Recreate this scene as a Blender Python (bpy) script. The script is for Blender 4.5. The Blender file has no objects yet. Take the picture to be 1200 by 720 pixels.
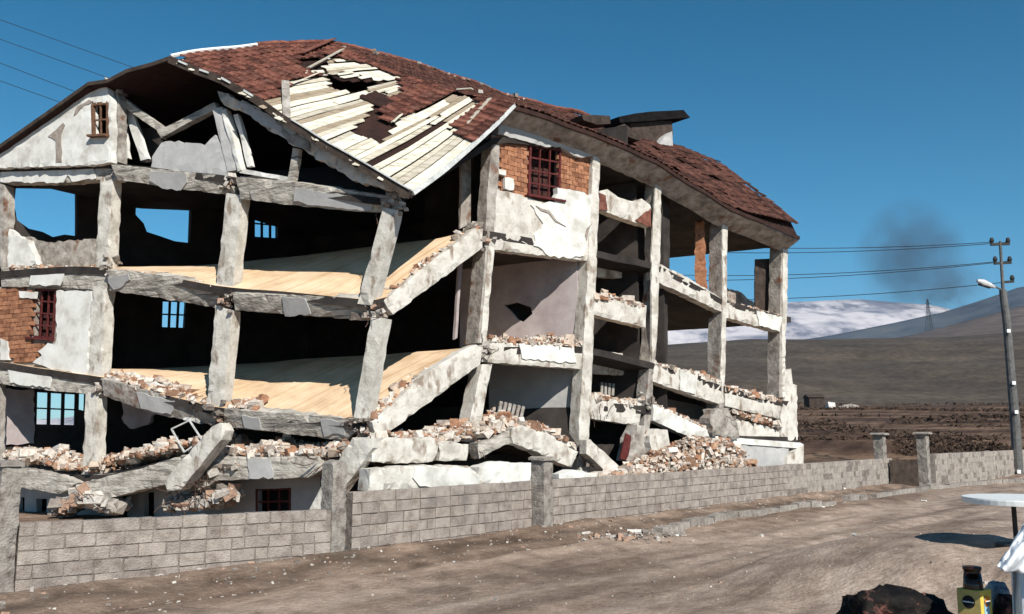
import bpy, bmesh, math, random
from mathutils import Vector, Matrix, noise
from mathutils.geometry import delaunay_2d_cdt
random.seed(7)
R = math.radians
sc = bpy.context.scene
COL = sc.collection

# ------------------------------------------------------------------ camera, sky, sun, exposure
EYE = Vector((0, 0, 2.3)); F = 1050.0; PITCH = R(8.02)
cam = bpy.data.cameras.new('camera'); camo = bpy.data.objects.new('camera', cam); COL.objects.link(camo)
camo.location = EYE; camo.rotation_euler = (math.pi/2 + PITCH, 0, 0)
cam.sensor_width = 36; cam.lens = 36 * F / 1200; cam.clip_start = 0.1; cam.clip_end = 60000
sc.camera = camo
SUN_AZ = 24; SUN_EL = 37      # azimuth: degrees from "towards the viewer" round to the right
sdir = Vector((math.sin(R(SUN_AZ))*math.cos(R(SUN_EL)), -math.cos(R(SUN_AZ))*math.cos(R(SUN_EL)), math.sin(R(SUN_EL))))
sun = bpy.data.lights.new('sun', 'SUN'); suno = bpy.data.objects.new('sun', sun); COL.objects.link(suno)
sun.energy = 5.0; sun.angle = R(0.5); sun.color = (1, .95, .86)
suno.rotation_euler = (-sdir).to_track_quat('-Z', 'Y').to_euler()
w = bpy.data.worlds.new('World'); sc.world = w; w.use_nodes = True
nt = w.node_tree; bgn = nt.nodes['Background']
sky = nt.nodes.new('ShaderNodeTexSky'); sky.sky_type = 'NISHITA'; sky.sun_disc = False
sky.sun_elevation = R(SUN_EL); sky.sun_rotation = math.atan2(sdir.x, sdir.y)
sky.altitude = 1800; sky.air_density = 1.0; sky.dust_density = 0.6; sky.ozone_density = 2.0
mx = nt.nodes.new('ShaderNodeMix'); mx.data_type = 'RGBA'; mx.blend_type = 'MULTIPLY'; mx.inputs[0].default_value = 1
tcw = nt.nodes.new('ShaderNodeTexCoord'); sxw = nt.nodes.new('ShaderNodeSeparateXYZ'); rpw = nt.nodes.new('ShaderNodeValToRGB')
nt.links.new(tcw.outputs['Generated'], sxw.inputs[0]); nt.links.new(sxw.outputs['Z'], rpw.inputs[0]); nt.links.new(rpw.outputs[0], mx.inputs[7])
e_ = rpw.color_ramp.elements; e_[0].position = 0; e_[0].color = (.52, .80, .92, 1); e_[1].position = .6; e_[1].color = (.08, .66, .82, 1)
k_ = e_.new(.2); k_.color = (.24, .86, .98, 1); k_ = e_.new(.42); k_.color = (.05, .70, .86, 1)
nt.links.new(sky.outputs[0], mx.inputs[6]); nt.links.new(mx.outputs[2], bgn.inputs[0])
bgn.inputs[1].default_value = 0.085
sc.view_settings.view_transform = 'Standard'; sc.view_settings.look = 'None'; sc.view_settings.gamma = 1
sc.view_settings.exposure = 0.40
sc.cycles.max_bounces = 5; sc.cycles.diffuse_bounces = 2; sc.cycles.volume_bounces = 0

# ------------------------------------------------------------------ measuring: a pixel of the survey photo -> a point on a real plane
Z = Vector((0, 0, 1))
C0 = Vector((-3.2, 21, 0))
dA = Vector((-.906, .423, 0)).normalized(); nA = Vector((.423, .906, 0)).normalized()
dB = Vector((.766, .643, 0)).normalized(); nB = Vector((-.643, .766, 0)).normalized()
class Pl:
    def __init__(s, o, u, n, tilt=0, zc=0):
        s.u = u; s.w = (Z*math.cos(tilt) - n*math.sin(tilt)).normalized(); s.n = (n*math.cos(tilt) + Z*math.sin(tilt)).normalized()
        s.o = o + Z*zc
    def ab(s, p): d = p - s.o; return (d.dot(s.u), d.dot(s.w))
    def pt(s, a, b): return s.o + s.u*a + s.w*b
def PA(off=0, tilt=0, zc=0): return Pl(C0 + nA*off, dA, nA, tilt, zc)
def PB(off=0, tilt=0, zc=0): return Pl(C0 + nB*off, dB, nB, tilt, zc)
def ray(px, py):
    v = (360-py)/F
    return Vector(((px-600)/F, math.cos(PITCH) - v*math.sin(PITCH), math.sin(PITCH) + v*math.cos(PITCH)))
def hit(px, py, pl):
    d = ray(px, py); t = (pl.o - EYE).dot(pl.n)/d.dot(pl.n); return EYE + d*t
def at_depth(px, py, y):
    d = ray(px, py); return EYE + d*(y/d.y)
def at_z(px, py, z=0):
    d = ray(px, py); return EYE + d*((z-EYE.z)/d.z)
def proj(p):
    q = p - EYE; f = q.y*math.cos(PITCH) + q.z*math.sin(PITCH); u = -q.y*math.sin(PITCH) + q.z*math.cos(PITCH)
    return (600 + F*q.x/f, 360 - F*u/f)
def inside(p, poly):
    x, y = p; c = False; n = len(poly)
    for i in range(n):
        x1, y1 = poly[i]; x2, y2 = poly[i-1]
        if (y1 > y) != (y2 > y) and x < (x2-x1)*(y-y1)/(y2-y1) + x1: c = not c
    return c
def lerpc(pts, x):
    if x <= pts[0][0]: return pts[0][1]
    for (a, fa), (b, fb) in zip(pts, pts[1:]):
        if x <= b: return fa + (fb-fa)*(x-a)/(b-a)
    return pts[-1][1]
def skew(s, r, z=0): p = C0 + dA*s + dB*r; return Vector((p.x, p.y, z))

# ------------------------------------------------------------------ materials
def M(name, cols, scale=3, rough=.9, bump=.3, bscale=20, stretch=(1, 1, 1), rnd=None, lo=.35, hi=.65, island=False, detail=6, spec=.2, lines=None, extra=None):
    m = bpy.data.materials.new(name); m.use_nodes = True; t = m.node_tree; N = t.nodes; L = t.links
    b = N['Principled BSDF']; b.inputs['Roughness'].default_value = rough; b.inputs['Specular IOR Level'].default_value = spec
    g = N.new('ShaderNodeNewGeometry'); mp = N.new('ShaderNodeMapping'); mp.inputs['Scale'].default_value = stretch
    L.new(g.outputs['Position'], mp.inputs[0])
    n = N.new('ShaderNodeTexNoise'); n.inputs['Scale'].default_value = scale; n.inputs['Detail'].default_value = detail; n.inputs['Roughness'].default_value = .65
    L.new(mp.outputs[0], n.inputs[0])
    r = N.new('ShaderNodeValToRGB'); cr = r.color_ramp
    k = len(cols)
    cr.elements[0].position = lo; cr.elements[0].color = (*cols[0], 1)
    cr.elements[1].position = hi; cr.elements[1].color = (*cols[-1], 1)
    for i in range(1, k-1):
        e = cr.elements.new(lo + (hi-lo)*i/(k-1)); e.color = (*cols[i], 1)
    L.new(n.outputs[0], r.inputs[0]); out = r.outputs[0]
    if rnd:
        src = g.outputs['Random Per Island'] if island else N.new('ShaderNodeObjectInfo').outputs['Random']
        r2 = N.new('ShaderNodeValToRGB'); c2 = r2.color_ramp; c2.interpolation = 'CONSTANT' if len(rnd) > 3 else 'LINEAR'
        c2.elements[0].position = 0; c2.elements[0].color = (*rnd[0], 1); c2.elements[1].position = (len(rnd)-1)/len(rnd); c2.elements[1].color = (*rnd[-1], 1)
        for i in range(1, len(rnd)-1):
            e = c2.elements.new(i/len(rnd)); e.color = (*rnd[i], 1)
        L.new(src, r2.inputs[0])
        x = N.new('ShaderNodeMix'); x.data_type = 'RGBA'; x.blend_type = 'MULTIPLY'; x.inputs[0].default_value = 1
        L.new(out, x.inputs[6]); L.new(r2.outputs[0], x.inputs[7]); out = x.outputs[2]
    if lines:   # board marks / stains: (scale, colour, stretch, threshold)
        sc_, c_, st_, th_ = lines
        mp2 = N.new('ShaderNodeMapping'); mp2.inputs['Scale'].default_value = st_; L.new(g.outputs['Position'], mp2.inputs[0])
        n2 = N.new('ShaderNodeTexNoise'); n2.inputs['Scale'].default_value = sc_; n2.inputs['Detail'].default_value = 5; L.new(mp2.outputs[0], n2.inputs[0])
        rr = N.new('ShaderNodeValToRGB'); rr.color_ramp.elements[0].position = th_; rr.color_ramp.elements[0].color = (0, 0, 0, 1)
        rr.color_ramp.elements[1].position = th_+.12; rr.color_ramp.elements[1].color = (1, 1, 1, 1); L.new(n2.outputs[0], rr.inputs[0])
        x = N.new('ShaderNodeMix'); x.data_type = 'RGBA'; L.new(rr.outputs[0], x.inputs[0]); L.new(out, x.inputs[6]); x.inputs[7].default_value = (*c_, 1); out = x.outputs[2]
    L.new(out, b.inputs['Base Color'])
    nb = N.new('ShaderNodeTexNoise'); nb.inputs['Scale'].default_value = bscale; nb.inputs['Detail'].default_value = 5; L.new(mp.outputs[0], nb.inputs[0])
    bp = N.new('ShaderNodeBump'); bp.inputs['Strength'].default_value = bump; bp.inputs['Distance'].default_value = .03
    L.new(nb.outputs[0], bp.inputs['Height']); L.new(bp.outputs[0], b.inputs['Normal'])
    return m
concrete = M('concrete', [(.24, .212, .184), (.42, .386, .34), (.52, .485, .435)], 2.2, bump=.9, bscale=9, stretch=(1, 1, 2.5), lines=(1.3, (.17, .155, .14), (1, 1, 13), .53))
concrete_col = M('concrete_column', [(.38, .35, .305), (.54, .508, .458), (.62, .592, .545)], 2.5, bump=.5, bscale=14, lines=(2.4, (.25, .2, .16), (1.6, 1.6, .8), .56))
concrete_dirty = M('concrete_dirty', [(.17, .15, .135), (.30, .27, .24), (.42, .39, .36)], 3, bump=.8, bscale=10, lines=(2, (.16, .08, .05), (1, 1, 1), .58))
plaster = M('plaster', [(.46, .44, .40), (.63, .62, .585), (.71, .705, .675)], 1.6, bump=.15, bscale=9, lines=(1.5, (.5, .48, .44), (1, 1, 1), .66))
plaster_grey = M('plaster_grey', [(.36, .355, .35), (.46, .45, .44)], 2, bump=.2, bscale=9)
plaster_in = M('plaster_inside', [(.30, .25, .25), (.42, .37, .37)], 1.3, bump=.1)
shade_in = M('interior_shade', [(.022, .018, .017), (.05, .042, .038)], 1.3, bump=.2)  # inside surfaces near black: the rooms' shade is put into the colour
brick_m = M('brick', [(.15, .065, .04), (.29, .135, .08), (.36, .2, .13)], 9, bump=.7, bscale=30, rnd=[(.6, .55, .5), (1, .95, .9), (1.25, 1.2, 1.1)], lo=.3, hi=.7)
mortar = M('mortar', [(.24, .20, .17), (.36, .31, .27)], 6, bump=.6)
tile_m = M('roof_tile', [(.07, .028, .02), (.125, .05, .037), (.17, .08, .06)], 5, bump=.4, rnd=[(.55, .5, .5), (1, 1, 1), (1.35, 1.25, 1.2)])
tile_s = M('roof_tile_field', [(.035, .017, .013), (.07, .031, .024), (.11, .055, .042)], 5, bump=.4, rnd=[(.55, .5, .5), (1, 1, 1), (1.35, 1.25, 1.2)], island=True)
plank_m = M('plank', [(.33, .29, .23), (.56, .53, .45), (.68, .655, .585)], 3, bump=.4, stretch=(1, 1, 6), rnd=[(1.08, 1.06, 1.02), (1, .98, .93), (.82, .78, .72), (.5, .42, .35), (1.04, 1.02, .98), (.72, .68, .64)], lo=.3, hi=.6)
wood_dark = M('dark_wood', [(.03, .022, .018), (.075, .055, .045)], 4, bump=.4)
felt_shade_m = M('felt_and_shade', [(.018, .009, .007), (.04, .018, .014)], 3, bump=.5)  # felt colour, kept near black to stand for shade under the roof
floor_m = M('floor_boards', [(.55, .39, .25), (.66, .49, .33), (.72, .55, .39)], 1.2, bump=.1, stretch=(1, 1, 1))
rub_m = M('rubble', [(.55, .5, .47), (.9, .88, .85)], 8, bump=.6, bscale=30, island=True, rnd=[(.82, .78, .73), (.46, .25, .16), (.62, .52, .44), (.42, .37, .33), (.58, .38, .27), (.8, .75, .7), (.33, .2, .14), (.7, .6, .52), (.75, .7, .64)])
rub_g = M('rubble_grey', [(.55, .52, .5), (.9, .88, .85)], 8, bump=.6, bscale=30, island=True, rnd=[(.6, .57, .54), (.45, .42, .39), (.36, .32, .29), (.5, .34, .26), (.7, .67, .63), (.25, .22, .2)])
rust_m = M('rusty_steel', [(.05, .03, .025), (.12, .07, .05)], 20, bump=.3, rough=.7)
red_frame = M('red_window_frame', [(.07, .014, .013), (.12, .028, .025)], 9, bump=.3, rough=.6)
tin_m = M('tin_flashing', [(.42, .43, .42), (.7, .7, .68)], 4, bump=.3, rough=.5, spec=.5)
block_m = M('concrete_block', [(.18, .15, .132), (.31, .272, .247), (.40, .36, .33)], 4, bump=.9, bscale=40, rnd=[(.88, .86, .85), (1.0, .98, .97), (1.08, 1.06, 1.03)], lo=.3, hi=.72, lines=(1.3, (.20, .175, .16), (1, 1, 1), .58))
block_s = M('concrete_block_far', [(.19, .162, .14), (.32, .284, .255), (.40, .365, .33)], 5, bump=.9, bscale=40, rnd=[(.9, .89, .88), (1, 1, 1), (1.08, 1.06, 1.04)], island=True, lo=.28, hi=.72)
block_mortar = M('wall_mortar', [(.12, .10, .088), (.26, .225, .2)], 6, bump=.8)
post_m = M('post_concrete', [(.14, .12, .105), (.26, .235, .21), (.33, .30, .27)], 5, bump=.9, bscale=25)
kerb_m = M('kerb_stone', [(.2, .175, .155), (.33, .3, .27)], 6, bump=.8, rnd=[(.8, .8, .8), (1.1, 1.1, 1.1)])
blackm = M('black_metal', [(.02, .02, .02), (.04, .04, .04)], 9, rough=.6)
pole_m = M('pole_steel', [(.07, .07, .07), (.14, .138, .135)], 4, bump=.3, rough=.6)
white_m = M('white_paint', [(.66, .67, .66), (.78, .79, .78)], 5, bump=.05, rough=.45, spec=.5)
shiny_m = M('lamp_metal', [(.45, .45, .46), (.6, .6, .6)], 5, rough=.35, spec=.6)

# ------------------------------------------------------------------ object helpers
def setp(o, label=None, cat=None, group=None, kind=None):
    if label: o['label'] = label
    if cat: o['category'] = cat
    if group: o['group'] = group
    if kind: o['kind'] = kind
    return o
def empty(name, loc, label, cat, group=None):
    o = bpy.data.objects.new(name, None); COL.objects.link(o); o.location = loc; o.empty_display_size = .3
    return setp(o, label, cat, group)
def parent(o, p):
    o.parent = p
    if p is not None and p.type == 'EMPTY': o.matrix_parent_inverse = Matrix.Translation(p.location).inverted()
    return o
def mk(name, verts, faces, mat, par=None, smooth=False, fixn=True):
    me = bpy.data.meshes.new(name); me.from_pydata([tuple(v) for v in verts], [], faces); me.materials.append(mat)
    if fixn:
        bm = bmesh.new(); bm.from_mesh(me); bmesh.ops.recalc_face_normals(bm, faces=bm.faces); bm.to_mesh(me); bm.free()
    if smooth: me.polygons.foreach_set('use_smooth', [True]*len(me.polygons))
    o = bpy.data.objects.new(name, me); COL.objects.link(o)
    if par is not None: parent(o, par)
    return o
class MB:
    def __init__(s): s.v = []; s.f = []
    def add(s, v, f): k = len(s.v); s.v += v; s.f += [tuple(i+k for i in q) for q in f]
    def box(s, c, x, y, z):           # centre and half axes
        v = [c + x*a + y*b + z*d for a in (-1, 1) for b in (-1, 1) for d in (-1, 1)]
        s.add(v, [(0, 1, 3, 2), (4, 6, 7, 5), (0, 4, 5, 1), (2, 3, 7, 6), (0, 2, 6, 4), (1, 5, 7, 3)])
    def bar(s, a, b, wd, th, up=Z):   # rectangular bar a->b
        d = (b-a).normalized(); x = d.cross(up)
        if x.length < 1e-3: x = d.cross(Vector((1, 0, 0)))
        x.normalize(); y = x.cross(d).normalized(); s.box((a+b)/2, (b-a)/2, x*wd/2, y*th/2)
    def tube(s, pts, rad, n=8, cap=True):
        k0 = len(s.v); m = len(pts)
        for i, p in enumerate(pts):
            d = (pts[min(i+1, m-1)] - pts[max(i-1, 0)]).normalized()
            x = d.cross(Z) if abs(d.z) < .9 else d.cross(Vector((0, 1, 0)))
            x.normalize(); y = d.cross(x); r_ = rad[i] if isinstance(rad, (list, tuple)) else rad
            s.v += [p + x*r_*math.cos(2*math.pi*j/n) + y*r_*math.sin(2*math.pi*j/n) for j in range(n)]
        for i in range(m-1):
            for j in range(n):
                a = k0+i*n+j; b = k0+i*n+(j+1) % n; s.f.append((a, b, b+n, a+n))
        if cap: s.f.append(tuple(range(k0+n-1, k0-1, -1))); s.f.append(tuple(range(k0+(m-1)*n, k0+m*n)))
    def chunk(s, c, r):               # broken lump: a knocked-about box
        q = Matrix.Rotation(random.uniform(0, 6.28), 3, 'Z') @ Matrix.Rotation(random.uniform(0, 6.28), 3, 'X')
        a = (random.uniform(.5, 1.3), random.uniform(.5, 1.0), random.uniform(.25, .7))
        v = [c + q @ Vector((x*a[0]*random.uniform(.6, 1.1), y*a[1]*random.uniform(.6, 1.1), z*a[2]*random.uniform(.6, 1.1)))*r for x in (-1, 1) for y in (-1, 1) for z in (-1, 1)]
        s.add(v, [(0, 1, 3, 2), (4, 6, 7, 5), (0, 4, 5, 1), (2, 3, 7, 6), (0, 2, 6, 4), (1, 5, 7, 3)])
    def build(s, name, mat, par=None, smooth=False): return mk(name, s.v, s.f, mat, par, smooth)
def nz(p, f): return noise.noise(p*f)
def poly(name, par, mat, pl, outline, thick, holes=(), res=.22, rough=.018, chip=.03, jag=0.0, world=False):
    """solid panel: outline (photo pixels, or plane coordinates) extruded inwards, with worn edges"""
    def cv(P): return [Vector(p) for p in P] if world else [Vector(pl.ab(hit(p[0], p[1], pl))) for p in P]
    def ring(P, closed_jag):
        out = []
        for i in range(len(P)):
            a = P[i]; b = P[(i+1) % len(P)]; L = (b-a).length; k = max(1, int(L/(res if closed_jag == 0 else min(res, .14))))
            t = (b-a)/max(L, 1e-6); nn = Vector((-t.y, t.x))
            for j in range(k):
                p = a + (b-a)*j/k
                if closed_jag and j: p = p + nn*closed_jag*(random.random()*2-1)
                out.append(p)
        return out
    o_ = ring(cv(outline), jag); hs = [ring(cv(h), jag) for h in holes]
    V = list(o_); E = [(i, (i+1) % len(o_)) for i in range(len(o_))]
    for h in hs:
        k = len(V); V += h; E += [(k+i, k+(i+1) % len(h)) for i in range(len(h))]
    xs = [p.x for p in o_]; ys = [p.y for p in o_]
    op = [(p.x, p.y) for p in o_]; hp = [[(p.x, p.y) for p in h] for h in hs]
    x = min(xs)+res*.5
    bd = [p for r_ in [o_]+hs for p in r_]
    if max(xs)-min(xs) > res*1.5 and max(ys)-min(ys) > res*1.5:
        while x < max(xs):
            y = min(ys)+res*.5
            while y < max(ys):
                q = Vector((x+random.uniform(-.2, .2)*res, y+random.uniform(-.2, .2)*res))
                if inside(q, op) and not any(inside(q, h) for h in hp) and min((q-b).length_squared for b in bd) > (res*.35)**2: V.append(q)
                y += res
            x += res
    rv, re, rf, _, _, _ = delaunay_2d_cdt(V, E, [], 0, 1e-5)
    T = []
    for f in rf:
        c = sum((rv[i] for i in f), Vector((0, 0)))/len(f)
        if inside(c, op) and not any(inside(c, h) for h in hp): T.append(tuple(f))
    cnt = {}
    for f in T:
        for i in range(len(f)):
            a, b = f[i], f[(i+1) % len(f)]; cnt[(a, b)] = 1
    be = [(a, b) for (a, b) in cnt if (b, a) not in cnt]
    bs = set(i for e in be for i in e)
    nl = max(1, min(4, round(thick/res))); n = len(rv); verts = []
    for k in range(nl+1):
        for i, q in enumerate(rv):
            p = pl.pt(q.x, q.y) + pl.n*thick*k/nl
            d = Vector((nz(p, 1.7), nz(p+Vector((9, 0, 0)), 1.7), nz(p+Vector((0, 9, 0)), 1.7)))*rough*.8 + Vector((nz(p, 6), nz(p+Vector((5, 0, 0)), 6), nz(p+Vector((0, 5, 0)), 6)))*rough
            if i in bs and k in (0, nl) and chip: d += pl.n*(1 if k == 0 else -1)*chip*random.random()**2
            verts.append(p + d)
    faces = [f for f in T] + [tuple(i+n*nl for i in reversed(f)) for f in T]
    for k in range(nl):
        for a, b in be: faces.append((b+n*k, a+n*k, a+n*(k+1), b+n*(k+1)))
    used = sorted(set(i for f in faces for i in f)); mp = {u: i for i, u in enumerate(used)}
    return mk(name, [verts[u] for u in used], [tuple(mp[i] for i in f) for f in faces], mat, par)
def rubble(name, label, pts, n, size, mat=None, par=None, kind='stuff'):
    """pts: function returning a position"""
    m = MB()
    for i in range(n if n > 2000 or size[1] < .04 else int(n*1.4)): m.chunk(pts(i), random.uniform(size[0]*.25, size[1]*.35))
    for i in range(n): m.chunk(pts(i), random.uniform(*size)*random.choice([.7, 1, 1, 1, 1, 1, 1.2, 1.5, 2.0, 1]))
    o = m.build(name, mat or rub_m, par); o['kind'] = kind
    if par is None: setp(o, label, 'rubble')
    return o

# ------------------------------------------------------------------ ground, hills, mountains
gw = (at_z(1048, 572) - at_z(412, 658)); dW = Vector((gw.x, gw.y, 0)).normalized(); nW = Vector((-dW.y, dW.x, 0))   # along the wall, and behind it
W0 = at_z(412, 658)
TERR = [(0, 0), (44, 0), (60, .7), (64, 1.0), (66, 1.7), (80, 1.8), (83, 2.7), (100, 3.1), (104, 4.2), (128, 4.6), (133, 5.7), (160, 6.4), (166, 7.6), (200, 8.6)]
def gz(x, y):
    d = math.hypot(x, y); z = 0
    # bank the photographer stands on
    z += .7*max(0, min(1, (10-d)/4.5))**1 * (1 if d < 10 else 0)
    q = math.hypot((x-9.2)/6.2, (y-14.6)/4.6); z += .6*(1-min(1, max(0, (q-.45)/.55))**2)**2 if q < 1 else 0
    rel = Vector((x, y, 0)) - W0; a = rel.dot(dW); b = rel.dot(nW)     # b>0 behind the wall
    if -14 < a < 45:
        # spoil banked at the foot of the wall, gutter, then road
        if -3.4 < b < .2: z += (.10 + .06*nz(Vector((x, y, 0)), .9) + .14*max(0, 1-abs(b+.25)/.7) - .09*math.exp(-((b+1.5+.15*math.sin(a*.5))/.28)**2))*min(1, (b+3.4)/.8)*min(1, max(0, (a+14)/3))
        for rb, rd in ((-4.3, .035), (-5.9, .04), (-7.6, .03), (-9.2, .035)):
            z -= rd*math.exp(-((b-rb-.35*math.sin(a*.12+rb))/.2)**2) - rd*.5*math.exp(-((b-rb-.38-.35*math.sin(a*.12+rb))/.22)**2)
        z += .035*nz(Vector((a*.5, b*2.2, 0)), 1) + .015*nz(Vector((x, y, 3)), 5)
    if y > 44:
        k = lerpc(TERR, y + 5*nz(Vector((x*.02, y*.02, 0)), 1)*min(1, (y-44)/30))
        z += k*max(.35, min(1, .85 + x/140)) + .25*nz(Vector((x*.05, y*.12, 2)), 1)*min(1, (y-44)/20)
    return z
def axis(fine0, fine1, st, far):
    a = []; x = fine0
    while x <= fine1: a.append(x); x += st
    s = st; x = a[-1]
    while x < far: s *= 1.16; x += s; a.append(x)
    s = st; x = a[0]; l = []
    while x > -far: s *= 1.2; x -= s; l.append(x)
    return l[::-1] + a
gx = axis(-16, 28, .22, 7000); gy = axis(4, 46, .22, 7000)
gv = [(x, y, gz(x, y) if y < 206 else gz(x, 206)) for y in gy for x in gx]
nx = len(gx)
gf = [(j*nx+i, j*nx+i+1, (j+1)*nx+i+1, (j+1)*nx+i) for j in range(len(gy)-1) for i in range(nx-1)]
dirt = M('dirt', [(.20, .152, .123), (.33, .262, .216), (.41, .335, .28)], 1.6, bump=1, bscale=14, lo=.3, hi=.7, detail=12, lines=(.5, (.2, .155, .128), (1, 1, 1), .6))
# tracks run along the road: rotate the mapping to the wall's direction, stretched
t = dirt.node_tree; mp = [n for n in t.nodes if n.type == 'MAPPING'][0]
def add_tracks(m, ang, st, cols, scale, pos=(.4, .6), fac=.65):
    t = m.node_tree; N = t.nodes; L = t.links; b = N['Principled BSDF']; src = b.inputs['Base Color'].links[0].from_socket
    g = N.new('ShaderNodeNewGeometry'); rot = N.new('ShaderNodeMapping'); rot.inputs['Rotation'].default_value = (0, 0, ang)
    stn = N.new('ShaderNodeMapping'); stn.inputs['Scale'].default_value = st
    L.new(g.outputs['Position'], rot.inputs[0]); L.new(rot.outputs[0], stn.inputs[0])
    n = N.new('ShaderNodeTexNoise'); n.inputs['Scale'].default_value = scale; n.inputs['Detail'].default_value = 7; n.inputs['Roughness'].default_value = .6; L.new(stn.outputs[0], n.inputs[0])
    r = N.new('ShaderNodeValToRGB'); r.color_ramp.elements[0].position = pos[0]; r.color_ramp.elements[1].position = pos[1]
    r.color_ramp.elements[0].color = (*cols[0], 1); r.color_ramp.elements[1].color = (*cols[1], 1); L.new(n.outputs[0], r.inputs[0])
    x = N.new('ShaderNodeMix'); x.data_type = 'RGBA'; x.blend_type = 'MULTIPLY'; x.inputs[0].default_value = fac
    L.new(src, x.inputs[6]); L.new(r.outputs[0], x.inputs[7]); L.new(x.outputs[2], b.inputs['Base Color'])
add_tracks(dirt, -math.atan2(dW.y, dW.x), (.16, 1, 1), [(.5, .44, .40), (1.2, 1.18, 1.16)], .8, (.38, .6), .85)
add_tracks(dirt, -math.atan2(dW.y, dW.x), (.55, 1, 1), [(.72, .68, .64), (1.15, 1.15, 1.15)], 7.0, (.4, .6), .45)
add_tracks(dirt, 0, (1, 1, 1), [(.6, .57, .55), (1.2, 1.2, 1.2)], 26.0, (.35, .65), .45)
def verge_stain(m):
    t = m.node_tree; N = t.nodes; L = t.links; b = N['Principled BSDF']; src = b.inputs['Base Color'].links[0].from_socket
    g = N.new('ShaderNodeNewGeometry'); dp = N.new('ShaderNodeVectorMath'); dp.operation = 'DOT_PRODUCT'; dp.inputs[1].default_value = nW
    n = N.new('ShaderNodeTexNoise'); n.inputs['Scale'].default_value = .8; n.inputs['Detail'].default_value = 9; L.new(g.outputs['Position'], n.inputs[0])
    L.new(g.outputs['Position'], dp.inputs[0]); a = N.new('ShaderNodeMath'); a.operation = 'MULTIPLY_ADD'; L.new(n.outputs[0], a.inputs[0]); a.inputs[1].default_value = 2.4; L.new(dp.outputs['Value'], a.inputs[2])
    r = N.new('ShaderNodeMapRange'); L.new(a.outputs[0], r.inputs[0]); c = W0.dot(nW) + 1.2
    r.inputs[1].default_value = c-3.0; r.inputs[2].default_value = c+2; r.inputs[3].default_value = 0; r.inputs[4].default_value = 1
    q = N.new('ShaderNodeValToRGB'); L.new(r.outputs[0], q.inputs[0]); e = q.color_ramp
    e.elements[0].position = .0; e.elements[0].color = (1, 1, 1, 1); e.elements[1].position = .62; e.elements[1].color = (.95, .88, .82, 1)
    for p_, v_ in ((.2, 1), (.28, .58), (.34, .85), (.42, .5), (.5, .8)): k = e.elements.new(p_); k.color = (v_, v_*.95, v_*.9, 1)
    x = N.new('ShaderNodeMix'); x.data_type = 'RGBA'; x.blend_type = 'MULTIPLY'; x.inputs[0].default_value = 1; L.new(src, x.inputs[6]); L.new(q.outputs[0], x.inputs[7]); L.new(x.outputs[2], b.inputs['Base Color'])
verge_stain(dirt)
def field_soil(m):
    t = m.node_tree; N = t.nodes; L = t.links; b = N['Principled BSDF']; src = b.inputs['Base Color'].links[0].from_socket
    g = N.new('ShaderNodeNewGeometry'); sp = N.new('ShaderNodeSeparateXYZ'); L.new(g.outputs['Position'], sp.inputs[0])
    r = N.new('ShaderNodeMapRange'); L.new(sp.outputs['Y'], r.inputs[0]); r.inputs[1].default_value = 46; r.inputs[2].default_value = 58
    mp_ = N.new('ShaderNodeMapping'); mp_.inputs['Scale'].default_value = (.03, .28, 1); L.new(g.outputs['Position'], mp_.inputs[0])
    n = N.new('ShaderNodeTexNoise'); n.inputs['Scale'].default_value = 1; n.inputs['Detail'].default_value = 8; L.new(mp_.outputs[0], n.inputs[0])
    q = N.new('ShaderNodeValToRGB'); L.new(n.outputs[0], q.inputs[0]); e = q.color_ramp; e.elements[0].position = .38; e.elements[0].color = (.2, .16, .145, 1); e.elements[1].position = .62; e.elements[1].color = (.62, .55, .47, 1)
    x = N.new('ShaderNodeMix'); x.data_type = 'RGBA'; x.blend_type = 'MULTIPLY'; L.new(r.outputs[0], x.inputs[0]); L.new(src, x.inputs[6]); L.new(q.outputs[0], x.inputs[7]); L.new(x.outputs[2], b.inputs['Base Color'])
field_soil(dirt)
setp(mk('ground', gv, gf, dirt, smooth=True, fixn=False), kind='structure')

def fan(name, y0, y1, prof, mat, nrow=26, amp=0, ncol=160, x0=-900, x1=2100, f=1, seed=0, pw=1.0):
    V = []; Fc = []
    for j in range(nrow+6):
        t = j/nrow
        y = y0 + (y1-y0)*t if t <= 1 else y1 + (y1-y0)*(t-1)*1.5
        for i in range(ncol+1):
            px = x0 + (x1-x0)*i/ncol
            top = (508-lerpc(prof, px))/F*y1 + 2.3; base = 0 if y0 < 220 else -5
            k = t**pw if t <= 1 else 1-(t-1)*3.5
            x = (px-600)/F*y
            z = base + (top-base)*k + amp*noise.fractal(Vector((x*f+seed, y*f, 0)), 1.0, 2.0, 5)*max(0, 4*min(t, 1)*(1-min(t, 1)) + .12)
            V.append((x, y, z))
    n = ncol+1
    for j in range(nrow+5):
        for i in range(ncol): Fc.append((j*n+i, j*n+i+1, (j+1)*n+i+1, (j+1)*n+i))
    o = mk(name, V, Fc, mat, smooth=True, fixn=False); return setp(o, kind='structure')
add_tracks(floor_m, -math.atan2(dB.y, dB.x), (.012, 1, 0), [(.74, .65, .55), (1.04, 1.04, 1.04)], 7.0, (.38, .5), .7)
add_tracks(floor_m, -math.atan2(dA.y, dA.x), (.5, 1, 1), [(.85, .8, .74), (1.05, 1.05, 1.05)], 1.0, (.36, .6), .6)
hill_m = M('hill_earth', [(.045, .033, .027), (.075, .058, .046), (.10, .078, .06)], .05, bump=1, bscale=.5, detail=12, lo=.25, hi=.75, lines=(.03, (.10, .078, .062), (.4, 1, 12), .62))
add_tracks(hill_m, 0, (1, 1, 1), [(.55, .53, .5), (1.3, 1.3, 1.25)], .35, (.35, .65), .8)
add_tracks(hill_m, 0, (.5, 1, 3), [(.78, .76, .72), (1.12, 1.12, 1.08)], .03, (.4, .6), .8)
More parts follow.
